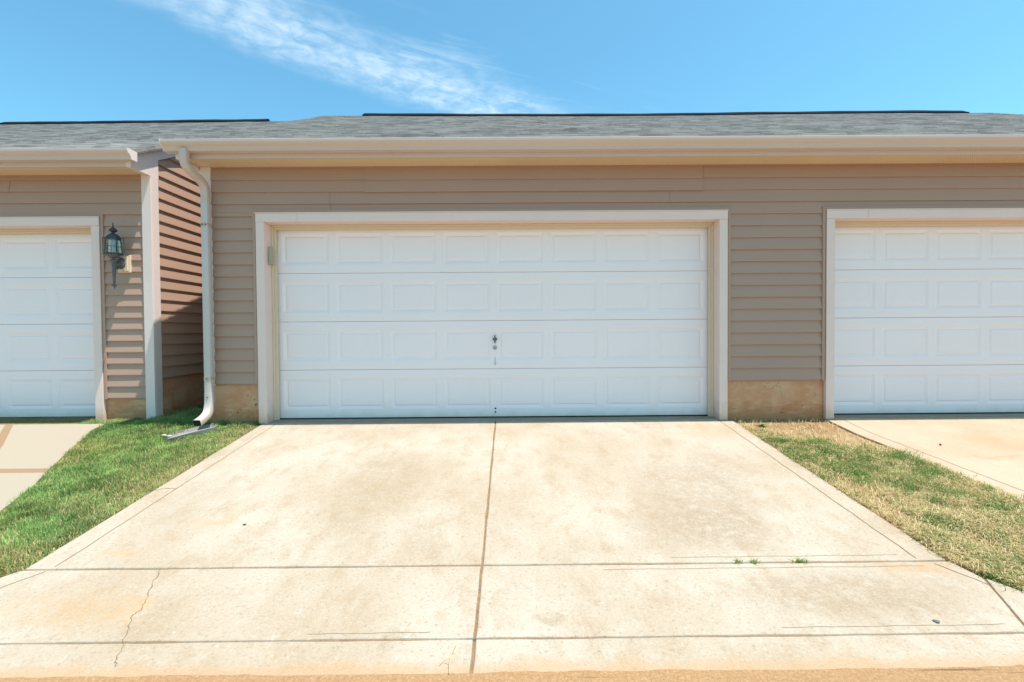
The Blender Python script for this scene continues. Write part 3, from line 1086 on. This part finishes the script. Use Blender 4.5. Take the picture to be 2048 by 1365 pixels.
bt.lathe(LX, LY, [(0.022, 1.846), (0.020, 1.836), (0.052, 1.820), (0.054, 1.813), (0.034, 1.797), (0.028, 1.785)], 18)
lpart(bt, 'base', 'lantern_weathered', kxy=0.72, smooth=True)
tl = MB()
tl.lathe(LX, LY, [(0.028, 1.79), (0.026, 1.77), (0.0245, 1.72), (0.020, 1.63), (0.017, 1.595), (0.020, 1.590), (0.020, 1.582), (0.013, 1.575), (0.014, 1.560),
                  (0.040, 1.548), (0.040, 1.543), (0.014, 1.533), (0.008, 1.525), (0.007, 1.512), (0.002, 1.505)], 16)
lpart(tl, 'tail', 'lantern_weathered', kxy=0.72, smooth=True)

lan.location.z -= 0.028

# ------------------------------------------------------------------ ground, road
m = MB()
ys = [-90, -5.0, 1.70, Y_END + 0.02, Y_JOINT, YW, 5.3, 120]
DROP = 0.020
for a, b in zip(ys[:-1], ys[1:]):
    za = gz(a) - (DROP if a > 1.75 else 0.06) + (0.03 if a >= 5.2 else 0)
    zb = gz(b) - (DROP if b > 1.75 else 0.06) + (0.03 if b >= 5.2 else 0)
    m.face([(-120, a, za), (120, a, za), (120, b, zb), (-120, b, zb)])
structure(m.build('ground', 'soil'))
m = MB()
zr = gz(0) - 0.006
zr = gz(Y_END) + 0.003
xs = [-60] + [-4.5 + 0.03 * i for i in range(301)] + [60]
edge_y = [Y_END + 0.008 + wob(x * 1.7, 0.4, 0.006) + wob(x * 9, 2.2, 0.003) + random.uniform(-0.002, 0.002) for x in xs]
for i in range(len(xs) - 1):
    m.face([(xs[i], 1.0, zr), (xs[i + 1], 1.0, zr), (xs[i + 1], edge_y[i + 1], gz(edge_y[i + 1]) + 0.002), (xs[i], edge_y[i], gz(edge_y[i]) + 0.002)])
    m.face([(xs[i], -4.8, zr), (xs[i + 1], -4.8, zr), (xs[i + 1], 1.0, zr), (xs[i], 1.0, zr)])
structure(m.build('road', 'road_surface'))


# ------------------------------------------------------------------ driveways
def densify(poly, step=0.14, amp=0.0025, seed=0.0):
    out = []
    for i in range(len(poly)):
        a, b = Vector(poly[i]), Vector(poly[(i + 1) % len(poly)])
        n = max(1, int((b - a).length / step))
        nr = Vector((-(b - a).y, (b - a).x)).normalized()
        for k in range(n):
            f = k / n
            p = a.lerp(b, f)
            if k:
                p = p + nr * wob(p.x * 3 + p.y * 4, seed + i, amp * 2)
            out.append((p.x, p.y))
    return out


def slab(bmsh, poly, zf, th=0.11, mi=0, bev=0.007, step=0.09, amp=0.0018, seed=0.0):
    """one concrete panel with a tooled (rounded) top edge, added to bmesh"""
    pts = densify(poly, step, amp, seed)
    n = len(pts)
    area = sum(pts[i][0] * pts[(i + 1) % n][1] - pts[(i + 1) % n][0] * pts[i][1] for i in range(n))
    if area < 0:
        pts = pts[::-1]
    ctr = [Vector(p) for p in pts]
    rings = []
    nrm = []
    for i in range(n):
        e = (ctr[(i + 1) % n] - ctr[i - 1])
        nrm.append(Vector((-e.y, e.x)).normalized())
    for ins, dz in ((0, -th), (0, -bev), (bev * 0.3, -bev * 0.3), (bev, 0)):
        rings.append([bmsh.verts.new((p.x + q.x * ins, p.y + q.y * ins, zf(p.y + q.y * ins) + dz)) for p, q in zip(ctr, nrm)])
    for r0, r1 in zip(rings[:-1], rings[1:]):
        for i in range(n):
            j = (i + 1) % n
            f = bmsh.faces.new((r0[i], r0[j], r1[j], r1[i]))
            f.material_index = mi
    f = bmsh.faces.new(rings[-1])
    f.material_index = mi
    bmesh.ops.triangulate(bmsh, faces=[f])


def ribbon(bmsh, pts, zf, w, mi, lift=0.0018):
    """narrow strip along a polyline (tooled line, crack)"""
    P = [Vector(p) for p in pts]
    L, R = [], []
    for i, p in enumerate(P):
        d = (P[min(i + 1, len(P) - 1)] - P[max(i - 1, 0)]).normalized()
        q = Vector((-d.y, d.x))
        ww = (w[i] if isinstance(w, list) else w) / 2
        L.append(bmsh.verts.new((p.x + q.x * ww, p.y + q.y * ww, zf(p.y + q.y * ww) + lift)))
        R.append(bmsh.verts.new((p.x - q.x * ww, p.y - q.y * ww, zf(p.y - q.y * ww) + lift)))
    for i in range(len(P) - 1):
        f = bmsh.faces.new((L[i], L[i + 1], R[i + 1], R[i]))
        f.material_index = mi
        f.normal_update()
        if f.normal.z < 0:
            f.normal_flip()


def finish(bmsh, name, mats):
    me = bpy.data.meshes.new(name)
    bmsh.to_mesh(me)
    bmsh.free()
    for k in mats:
        me.materials.append(MATS[k])
    o = bpy.data.objects.new(name, me)
    COL.objects.link(o)
    return structure(o)


def line(a, b, n=24, amp=0.003, seed=0.0):
    a, b = Vector(a), Vector(b)
    q = Vector((-(b - a).y, (b - a).x)).normalized()
    return [tuple(a.lerp(b, i / n) + q * wob(i * 0.55, seed, amp)) for i in range(n + 1)]


def jagged(pts, n=6, amp=0.012):
    out = []
    for a, b in zip(pts[:-1], pts[1:]):
        a, b = Vector(a), Vector(b)
        q = Vector((-(b - a).y, (b - a).x)).normalized()
        for k in range(n):
            out.append(tuple(a.lerp(b, k / n) + q * (random.uniform(-amp, amp) if k else 0)))
    out.append(tuple(pts[-1]))
    return out


up_plane = lambda y: -0.13 * (YW - y)
XL, XR, XC = -2.69, 2.42, -0.162
b = bmesh.new()
g = 0.006
yt = YW - 0.045
slab(b, [(XL, Y_JOINT + g), (XC - g, Y_JOINT + g), (XC - g, YW + 0.008), (-2.650, YW + 0.008), (-2.650, yt), (XL, yt)], up_plane, seed=1)
slab(b, [(XC + g, Y_JOINT + g), (XR + 0.01, Y_JOINT + g), (XR, yt), (2.272, yt), (2.272, YW + 0.008), (XC + g, YW + 0.008)], up_plane, seed=2)
ap = gz
Y2 = 1.945
slab(b, [(XL - 0.01, Y_JOINT - g), (XC - g, Y_JOINT - g), (XC - g, Y2 + 0.004), (-3.02, Y2 + 0.004), (-2.86, 2.27), (-2.735, 2.44)], ap, seed=3)
slab(b, [(XC + g, Y_JOINT - g), (XR + 0.02, Y_JOINT - g), (2.462, 2.34), (2.255, Y2 + 0.004), (XC + g, Y2 + 0.004)], ap, seed=4)
slab(b, [(-3.03, Y2 - 0.004), (XC - g, Y2 - 0.004), (XC - g, Y_END), (-3.35, Y_END)], ap, seed=5)
slab(b, [(XC + g, Y2 - 0.004), (2.25, Y2 - 0.004), (2.14, Y_END), (XC + g, Y_END)], ap, seed=6)
slab(b, [(2.472, 2.335), (2.535, 2.24), (2.76, 2.04), (3.4, Y_END), (2.15, Y_END), (2.262, Y2)], ap, seed=7)
# soil-filled joints
for pts, w in ((line((XL, Y_JOINT), (XR, Y_JOINT), 60), 0.02), (line((XC, Y_END - 0.02), (XC, YW), 60), 0.02),
               (line((-3.0, Y2), (2.26, Y2), 60), 0.018), (line((2.47, 2.34), (2.15, Y_END + 0.01), 14), 0.02)):
    ribbon(b, pts, lambda y: gz(y) if y < YW else 0, w, 1, lift=-0.0075)
# tooled margin lines
for pts, w in ((line((XL + 0.155, Y_JOINT + 0.02), (XL + 0.155, YW - 0.06), 40, 0.004, 1.0), 0.0045), (line((XR - 0.145, Y_JOINT + 0.02), (XR - 0.145, YW - 0.05), 40, 0.004, 2.0), 0.0055),
               (line((XL + 0.14, Y_JOINT - 0.02), (-2.70, 2.22), 10, 0.003), 0.004), (line((XR - 0.09, Y_JOINT - 0.03), (2.43, 2.28), 10, 0.003), 0.005),
               (line((0.9, Y_JOINT + 0.05), (2.2, Y_JOINT + 0.055), 20, 0.004, 4), 0.0031), (line((0.5, Y_JOINT - 0.055), (2.25, Y_JOINT - 0.05), 20, 0.004, 5), 0.003),
               (line((-0.9, Y2 + 0.035), (-0.36, Y2 + 0.04), 10, 0.004, 6), 0.003), (line((1.2, Y2 + 0.045), (2.2, Y2 + 0.05), 12, 0.004, 6), 0.0025)):
    ribbon(b, pts, gz, w, 3 if w <= 0.0031 else 2)
# cracks
ck = jagged([(-1.93, 2.494), (-1.875, 2.36), (-1.80, 2.22), (-1.762, 2.15), (-1.775, 2.12), (-1.72, 2.03), (-1.675, Y2), (-1.62, 1.85), (-1.59, 1.81)], 5, 0.007)
ribbon(b, ck, gz, [random.uniform(0.0012, 0.005) for _ in ck], 2)
ck = jagged([(XL + 0.01, 3.42), (XL + 0.07, 3.45), (XL + 0.16, 3.44)], 5, 0.008)
ribbon(b, ck, gz, [random.uniform(0.002, 0.005) for _ in ck], 2)
drive = finish(b, 'driveway', ['concrete', 'joint_dirt', 'crack_line', 'faint_line'])

# left neighbour's driveway: pale, smooth, wide tan joints
b = bmesh.new()
flat = lambda y: -0.13 * (YW - y) + 0.004
edge = [(-4.47, 4.975), (-4.425, 4.96), (-4.405, 4.925), (-4.41, 4.88), (-4.36, 4.72), (-4.27, 4.58), (-4.08, 4.20), (-3.89, 3.86), (-3.80, 3.70), (-3.70, 3.54), (-3.53, 3.16), (-3.40, 2.80), (-3.34, Y_JOINT)]
up_e = [p for p in edge if p[1] > 3.84]
lo_e = [p for p in edge if p[1] < 3.76]
slab(b, [(-9.8, 4.975)] + up_e + [(-3.865, 3.822), (-9.8, 3.822)], flat, bev=0.004, amp=0.0)
slab(b, [(-9.8, 3.743), (-3.825, 3.743)] + lo_e + [(-9.8, Y_JOINT)], flat, bev=0.004, amp=0.0)
slab(b, [(-9.8, Y_JOINT - 0.008), (-3.34, Y_JOINT - 0.008), (-3.5, 2.1), (-3.75, Y_END), (-9.8, Y_END)], lambda y: gz(y) + 0.004, bev=0.004, amp=0.001)
slab(b, [(-9.8, 3.8215), (-3.866, 3.8215), (-3.84, 3.7435), (-9.8, 3.7435)], lambda y: flat(y) - 0.001, mi=1, bev=0.003, amp=0.0)
ribbon(b, [(-5.46, 4.97), (-4.90, 4.36), (-4.45, 3.83)], flat, 0.065, 1, lift=0.003)
finish(b, 'driveway', ['concrete_smooth', 'joint_tan'])

# right neighbour's driveway
b = bmesh.new()
slab(b, [(3.45, yt), (3.445, 4.50), (3.60, 3.19), (3.68, Y_JOINT + g), (8.6, Y_JOINT + g), (8.6, yt), (8.473, yt), (8.473, YW + 0.008), (3.553, YW + 0.008), (3.553, yt)], up_plane, seed=8)
slab(b, [(3.69, Y_JOINT - g), (3.78, 2.2), (4.1, Y_END), (8.9, Y_END), (8.62, Y_JOINT - g)], ap, seed=9)
ribbon(b, line((3.62, YW - 0.05), (3.60, 4.50), 10, 0.003) + line((3.60, 4.49), (3.77, 3.1), 24, 0.005, 2) + line((3.775, 3.08), (3.84, 2.53), 8, 0.003), gz, 0.005, 1)
finish(b, 'driveway', ['concrete_right', 'crack_line'])

# ------------------------------------------------------------------ grass


def vnoise(x, y, scale, seed):
    """smooth value noise on arrays"""
    r = np.random.default_rng(seed).random((64, 64))
    u, v = np.abs(x * scale + 31.7) % 64, np.abs(y * scale + 17.3) % 64
    i, j = u.astype(int) % 64, v.astype(int) % 64
    fu, fv = u - np.floor(u), v - np.floor(v)
    fu, fv = fu * fu * (3 - 2 * fu), fv * fv * (3 - 2 * fv)
    i1, j1 = (i + 1) % 64, (j + 1) % 64
    return (r[i, j] * (1 - fu) + r[i1, j] * fu) * (1 - fv) + (r[i, j1] * (1 - fu) + r[i1, j1] * fu) * fv


def inside(poly, x, y):
    ok = np.zeros(len(x), bool)
    n = len(poly)
    for i in range(n):
        x0, y0 = poly[i]
        x1, y1 = poly[(i + 1) % n]
        c = ((y0 > y) != (y1 > y)) & (x < (x1 - x0) * (y - y0) / (y1 - y0 + 1e-12) + x0)
        ok ^= c
    return ok


GZ = np.vectorize(gz)


def scatter(poly, density):
    p = np.array(poly)
    (x0, y0), (x1, y1) = p.min(0), p.max(0)
    n = int((x1 - x0) * (y1 - y0) * density)
    x, y = rng.uniform(x0, x1, n), rng.uniform(y0, y1, n)
    k = inside(poly, x, y)
    return x[k], y[k]


def blades(name, x, y, zb, h, w, lean, col, spread=None):
    """one mesh of bent tapered blades with a per-blade tint"""
    n = len(x)
    th = rng.uniform(0, 2 * np.pi, n)
    dx, dy = np.cos(th), np.sin(th)
    qx, qy = -dy, dx
    V = np.zeros((n, 5, 3))
    for k, (fh, fl, fw) in enumerate(((0, 0, 1), (0, 0, -1), (0.55, 0.35, 0.75), (0.55, 0.35, -0.75), (1.0, 1.0, 0))):
        hz = h * fh * np.sqrt(np.clip(1 - (lean * fl * 0.9) ** 2, 0.03, 1))
        l = h * lean * fl
        V[:, k, 0] = x + dx * l + qx * w * 0.5 * fw
        V[:, k, 1] = y + dy * l + qy * w * 0.5 * fw
        V[:, k, 2] = zb + hz
    base = np.arange(n)[:, None] * 5
    tri = np.concatenate([base + np.array([[0, 1, 3]]), base + np.array([[0, 3, 2]]), base + np.array([[2, 3, 4]])], 1).reshape(-1, 3)
    me = bpy.data.meshes.new(name)
    me.vertices.add(n * 5)
    me.vertices.foreach_set('co', V.reshape(-1))
    me.loops.add(tri.size)
    me.loops.foreach_set('vertex_index', tri.reshape(-1).astype(np.int32))
    me.polygons.add(len(tri))
    me.polygons.foreach_set('loop_start', np.arange(0, tri.size, 3, dtype=np.int32))
    me.polygons.foreach_set('loop_total', np.full(len(tri), 3, dtype=np.int32))
    me.update(calc_edges=True)
    at = me.color_attributes.new('tint', 'FLOAT_COLOR', 'POINT')
    c4 = np.ones((n, 5, 4), np.float32)
    c4[:, :, :3] = col[:, None, :]
    at.data.foreach_set('color', c4.reshape(-1))
    me.materials.append(MATS['grass_blades'])
    o = bpy.data.objects.new(name, me)
    COL.objects.link(o)
    return o


def lerp3(a, b, f):
    return np.array(a)[None, :] * (1 - f[:, None]) + np.array(b)[None, :] * f[:, None]


# left lawn: green, dense, with a drier rim by the concrete
left_poly = [(-4.40, 4.97), (-4.37, 4.72), (-4.27, 4.58), (-3.89, 3.86), (-3.70, 3.54), (-3.53, 3.16), (-3.40, 2.80), (-3.34, 2.50), (-3.5, 2.1), (-3.75, 1.82),
             (-3.33, 1.82), (-3.01, 1.97), (-2.87, 2.26), (-2.74, 2.44), (-2.695, 2.50), (-2.695, 4.99), (-3.34, 4.99), (-3.34, 8.5), (-4.05, 8.5), (-4.05, 5.19),
             (-4.75, 5.19), (-4.75, 4.985)]
x, y = scatter(left_poly, 30000)
x = x + rng.normal(0, 0.010, len(x))
n = len(x)
n1, n2, n3 = vnoise(x, y, 1.6, 1), vnoise(x, y, 6, 2), vnoise(x, y, 22, 3)
rim = np.clip(1 - (XL - x) / 0.55, 0, 1) * (y < 4.9)
dry = np.clip(0.45 * n1 + 0.4 * n2 + 0.45 * rim - 0.33, 0, 1) * 1.5
keep = rng.random(n) < np.clip(1.15 - 0.55 * dry - 0.5 * (n3 > 0.8), 0.25, 1)
x, y, n1, n2, n3, dry, rim = (a[keep] for a in (x, y, n1, n2, n3, dry, rim))
n = len(x)
r = rng.random(n)
col = lerp3((0.13, 0.23, 0.048), (0.37, 0.46, 0.15), np.clip(0.45 * r + 0.35 * n3 + 0.5 * (n2 - 0.35), 0, 1))
straw = (rng.random(n) < 0.10 + 0.65 * dry)
col[straw] = lerp3((0.38, 0.32, 0.13), (0.60, 0.50, 0.26), rng.random(n))[straw]
h = rng.uniform(0.018, 0.048, n) * (0.45 + 1.1 * vnoise(x, y, 11, 9)) * (1 - 0.35 * rim)
col[~straw] *= (0.62 + 0.75 * vnoise(x, y, 9, 12))[~straw][:, None] * np.array([1, 1, 1])[None, :]
col[~straw] = col[~straw] * (1 + (n1[~straw][:, None] - 0.5) * np.array([0.7, 0.0, -0.2])[None, :])
edge_tuft = (y < 2.75) & (x > -3.5)
h[edge_tuft] *= 1.9
h[y > 4.85] *= 1.25
front_strip = (x < -4.05) & (y > 4.97)
h[front_strip] *= 0.6
sa, ca = math.sin(math.radians(-48)), math.cos(math.radians(-48))
tu = (x + 3.13) * sa - (y - 4.83) * ca
rest = ~((tu > 0.0) & (tu < 0.40) & (np.abs((x + 3.13) * ca + (y - 4.83) * sa) < 0.10) )
x, y, h, col = x[rest], y[rest], h[rest], col[rest]
n = len(x)
zb = GZ(y) - DROP + 0.03 * np.clip((y - YW) / 0.33, 0, 1)
zb += 0.004
o = blades('grass', x, y, zb, h, rng.uniform(0.0025, 0.0052, n), rng.uniform(0.15, 0.95, n), col)
o['kind'] = 'stuff'
o['label'] = 'green short lawn between left and middle driveways'

# right verge: straw over clay, green tufts, bare clay by the wall
right_poly = [(2.425, 4.98), (3.445, 4.98), (3.44, 4.50), (3.60, 3.19), (3.68, 2.5), (3.77, 2.2), (4.05, 1.84), (3.3, 1.84), (2.78, 2.04), (2.55, 2.24), (2.45, 2.5)]


def bareness(x, y):
    return np.clip((y - 4.08 + 0.3 * (vnoise(x, y, 2.0, 5) - 0.5) + 0.45 * (vnoise(x, y, 6.5, 6) - 0.5) + 0.36 * (x - 2.95)) / 0.30, 0, 1)


x, y = scatter(right_poly, 26000)
x = x + rng.normal(0, 0.012, len(x))
n2, n3 = vnoise(x, y, 5.5, 6), vnoise(x, y, 16, 7)
bare = bareness(x, y)
keep = rng.random(len(x)) < np.clip(1.0 - 0.95 * bare - 0.75 * (n2 < 0.33), 0.03, 1)
x, y, bare = x[keep], y[keep], bare[keep]
n = len(x)
col = lerp3((0.46, 0.36, 0.165), (0.80, 0.68, 0.40), rng.random(n))
dead = rng.random(n) < 0.22
col[dead] = lerp3((0.26, 0.17, 0.08), (0.40, 0.28, 0.14), rng.random(n))[dead]
olive = rng.random(n) < 0.16
col[olive] = lerp3((0.22, 0.26, 0.07), (0.42, 0.42, 0.16), rng.random(n))[olive]
h = rng.uniform(0.025, 0.075, n)
h[y < 3.0] *= 1.25
lean = rng.uniform(0.86, 1.06, n)
w = rng.uniform(0.0022, 0.0048, n)
# green tufts gathered in clumps
cx, cy = scatter(right_poly, 250)
cn_ = 0.5 * vnoise(cx, cy, 1.8, 15) + 0.5 * vnoise(cx, cy, 4.5, 16)
cb = bareness(cx, cy)
pick = (rng.random(len(cx)) < np.clip((cn_ - 0.34) * 3.4, 0.04, 1)) & (cb < 0.6)
rowy = rng.uniform(3.95, 4.62, 9)
cx = np.concatenate([cx[pick], 2.47 + 0.08 * rng.random(9), 3.35 + 0.22 * rng.random(14)])
cy = np.concatenate([cy[pick], rowy, rng.uniform(2.1, 3.1, 14)])
for k in range(len(cx)):
    m_ = int(rng.integers(40, 190))
    sp_ = rng.uniform(0.018, 0.060)
    tx, ty = cx[k] + rng.normal(0, sp_, m_), cy[k] + rng.normal(0, sp_ * 0.8, m_)
    g0 = rng.random()
    c_ = lerp3((0.06, 0.155, 0.030), (0.24, 0.34, 0.085), np.clip(0.55 * rng.random(m_) + 0.5 * g0, 0, 1))
    x, y = np.concatenate([x, tx]), np.concatenate([y, ty])
    col = np.concatenate([col, c_])
    h = np.concatenate([h, rng.uniform(0.02, 0.065, m_) * rng.uniform(0.7, 1.3)])
    lean = np.concatenate([lean, rng.uniform(0.25, 0.98, m_)])
    w = np.concatenate([w, rng.uniform(0.0028, 0.0055, m_)])
ok = x > 2.41
x, y, col, h, lean, w = x[ok], y[ok], col[ok], h[ok], lean[ok], w[ok]
o = blades('dry_grass', x, y, GZ(y) - DROP + 0.002, h, w, lean, col)
o['kind'] = 'stuff'
o['label'] = 'patchy dry grass on the verge right of the middle driveway'

# ------------------------------------------------------------------ small plants and litter


def tuft(name, label, cx, cy, cz, nb, hh, ww, spread, cols, cat, group=None, lean=(0.4, 0.95)):
    x = cx + rng.normal(0, spread, nb)
    y = cy + rng.normal(0, min(spread, 0.008), nb)
    c = lerp3(cols[0], cols[1], rng.random(nb))
    o = blades(name, x - cx, y - cy, np.zeros(nb), rng.uniform(0.4, 1.0, nb) * hh, np.full(nb, ww), rng.uniform(*lean, nb), c)
    o.location = (cx, cy, cz)
    return tag(o, label, cat, group)


GRN = ((0.09, 0.21, 0.03), (0.30, 0.40, 0.11))
tuft('weed', 'spiky green weed in the driveway joint, leftmost of three', 1.262, 2.50, gz(2.5) - 0.006, 34, 0.045, 0.004, 0.011, ((0.16, 0.24, 0.05), (0.50, 0.44, 0.22)), 'weed', 'weeds in the driveway joint')
tuft('weed', 'low sprawling green weed in the driveway joint, between two other weeds', 1.350, 2.497, gz(2.5) - 0.006, 34, 0.040, 0.004, 0.012, GRN, 'weed', 'weeds in the driveway joint')
tuft('weed', 'lone dense green weed in the driveway joint, nearest the dry verge', 1.615, 2.50, gz(2.5) - 0.006, 44, 0.046, 0.0042, 0.017, GRN, 'weed', 'weeds in the driveway joint')
# broad leaved seedling at the foot of the wall
m = MB()
wx, wy = 2.66, 4.775
wz = gz(wy) - DROP
for k in range(9):
    a = k * 2.4 + 0.3
    ln = 0.075 - 0.003 * k
    el = 0.35 + 0.11 * k
    d = Vector((math.cos(a) * math.cos(el), math.sin(a) * math.cos(el), math.sin(el)))
    s_ = Vector((-math.sin(a), math.cos(a), 0))
    p0 = Vector((wx, wy, wz))
    prev = None
    for f, w_ in ((0.0, 0.002), (0.35, 0.006), (0.65, 0.016), (0.85, 0.012), (1.0, 0.001)):
        c = p0 + d * ln * f - Vector((0, 0, 0.02 * f * f))
        cur = (c - s_ * w_, c + Vector((0, 0, -0.003)), c + s_ * w_)
        if prev:
            m.face([prev[0], prev[1], cur[1], cur[0]])
            m.face([prev[1], prev[2], cur[2], cur[1]])
        prev = cur
pbr('weed_leaf', (0.11, 0.22, 0.035), 0.5, (0.3, 0.002), extra=mottled(0.3, 60))
tag(m.build('seedling', 'weed_leaf', None, (wx, wy, wz), own=True), 'small broad leaved green seedling in bare soil by the wall', 'plant')

# splash block under the downspout
sb = MB()
prof = [(-0.125, 0.0), (0.125, 0.0), (0.135, 0.055), (0.112, 0.058), (0.095, 0.022), (-0.095, 0.022), (-0.112, 0.058), (-0.135, 0.055)]
ang = math.radians(-48)
cs, sn = math.cos(ang), math.sin(ang)
bx, by = -3.13, 4.83
rings = []
for t_, k_, hz in ((0.0, 0.8, 1.3), (0.03, 0.82, 1.0), (0.25, 0.95, 0.9), (0.42, 1.08, 0.7)):
    rings.append([(bx + (u * k_) * cs + t_ * sn, by + (u * k_) * sn - t_ * cs, gz(by - t_ * cs) - DROP - 0.010 + w_ * hz) for u, w_ in prof])
sb.loft(rings)
tag(sb.build('splash_block', 'splash_concrete', None, (bx, by, gz(by) - DROP), own=True), 'grey concrete splash block in the grass under the downspout', 'splash block')


def pebble(name, label, cx, cy, cz, r, mat, cat, flat=0.6, seed=0, group=None):
    bmx = bmesh.new()
    bmesh.ops.create_icosphere(bmx, subdivisions=2, radius=1)
    rr = random.Random(seed)
    for v in bmx.verts:
        k = 1 + 0.16 * math.sin(v.co.x * 3 + seed) + 0.12 * math.sin(v.co.y * 4 + seed * 2) + rr.uniform(-0.06, 0.06)
        v.co = Vector((v.co.x * r[0] * k, v.co.y * r[1] * k, (v.co.z + 0.8) * min(r) * flat * k))
    me = bpy.data.meshes.new(name)
    bmx.to_mesh(me)
    bmx.free()
    me.materials.append(MATS[mat])
    me.polygons.foreach_set('use_smooth', [True] * len(me.polygons))
    o = bpy.data.objects.new(name, me)
    o.location = (cx, cy, cz)
    COL.objects.link(o)
    return tag(o, label, cat, group)


pebble('pebble', 'dark grey flat pebble on the right front slab of the middle driveway', 1.915, 2.015, gz(2.015), (0.014, 0.011), 'pebble_grey', 'pebble', 0.3, 3)
pebble('pebble', 'pale round pebble in the grass in front of the splash block', -3.385, 4.52, gz(4.52) - DROP + 0.03, (0.020, 0.016), 'pebble_pale', 'pebble', 0.8, 5)
pebble('pebble', 'pale oblong pebble in the grass beyond the splash block end', -3.46, 4.55, gz(4.55) - DROP + 0.03, (0.030, 0.014), 'pebble_pale', 'pebble', 0.7, 8)


def leaf(label, cx, cy, cz, ln, wd, rot):
    m = MB()
    R = Matrix.Rotation(rot, 3, 'Z')
    prev = None
    for f, w_ in ((-1, 0.05), (-0.5, 0.7), (0, 1.0), (0.5, 0.65), (1, 0.04)):
        c = Vector((f * ln, 0, 0.002 + 0.2 * ln * f * f))
        cur = [R @ Vector((c.x, -wd * w_, c.z + 0.004)), R @ c, R @ Vector((c.x, wd * w_, c.z + 0.006))]
        if prev:
            m.face([prev[0], prev[1], cur[1], cur[0]])
            m.face([prev[1], prev[2], cur[2], cur[1]])
        prev = cur
    o = m.build('dead_leaf', 'leaf_brown', None, (0, 0, 0))
    o.location = (cx, cy, cz)
    return tag(o, label, 'leaf')


leaf('small dark curled leaf on the left half of the middle driveway', -1.72, 2.925, gz(2.925) + 0.0005, 0.011, 0.004, 0.5)
leaf('dark brown curled leaf on bare soil near the seedling', 2.96, 4.60, gz(4.60) - DROP + 0.006, 0.026, 0.012, 0.2)
leaf('brown leaf on the right driveway of pinkish concrete', 3.98, 4.17, gz(4.17) + 0.001, 0.022, 0.010, 1.0)

# dry stalk at the street edge
m = MB()
st = [(-0.235, 1.905, gz(1.905) + 0.004), (-0.245, 1.86, gz(1.86) + 0.012), (-0.250, 1.81, gz(1.81) + 0.010), (-0.246, 1.748, gz(1.75) + 0.008)]
m.tube(smooth_path(st, 4), 0.0014, 5)
m.tube(smooth_path([(-0.252, 1.80, gz(1.8) + 0.010), (-0.275, 1.81, gz(1.8) + 0.012), (-0.29, 1.795, gz(1.79) + 0.004)], 3), 0.0011, 5)
tag(m.build('straw', 'straw', None, (-0.246, 1.765, gz(1.765)), own=True), 'pale dry straw stalk lying at the street edge of the middle driveway', 'straw')
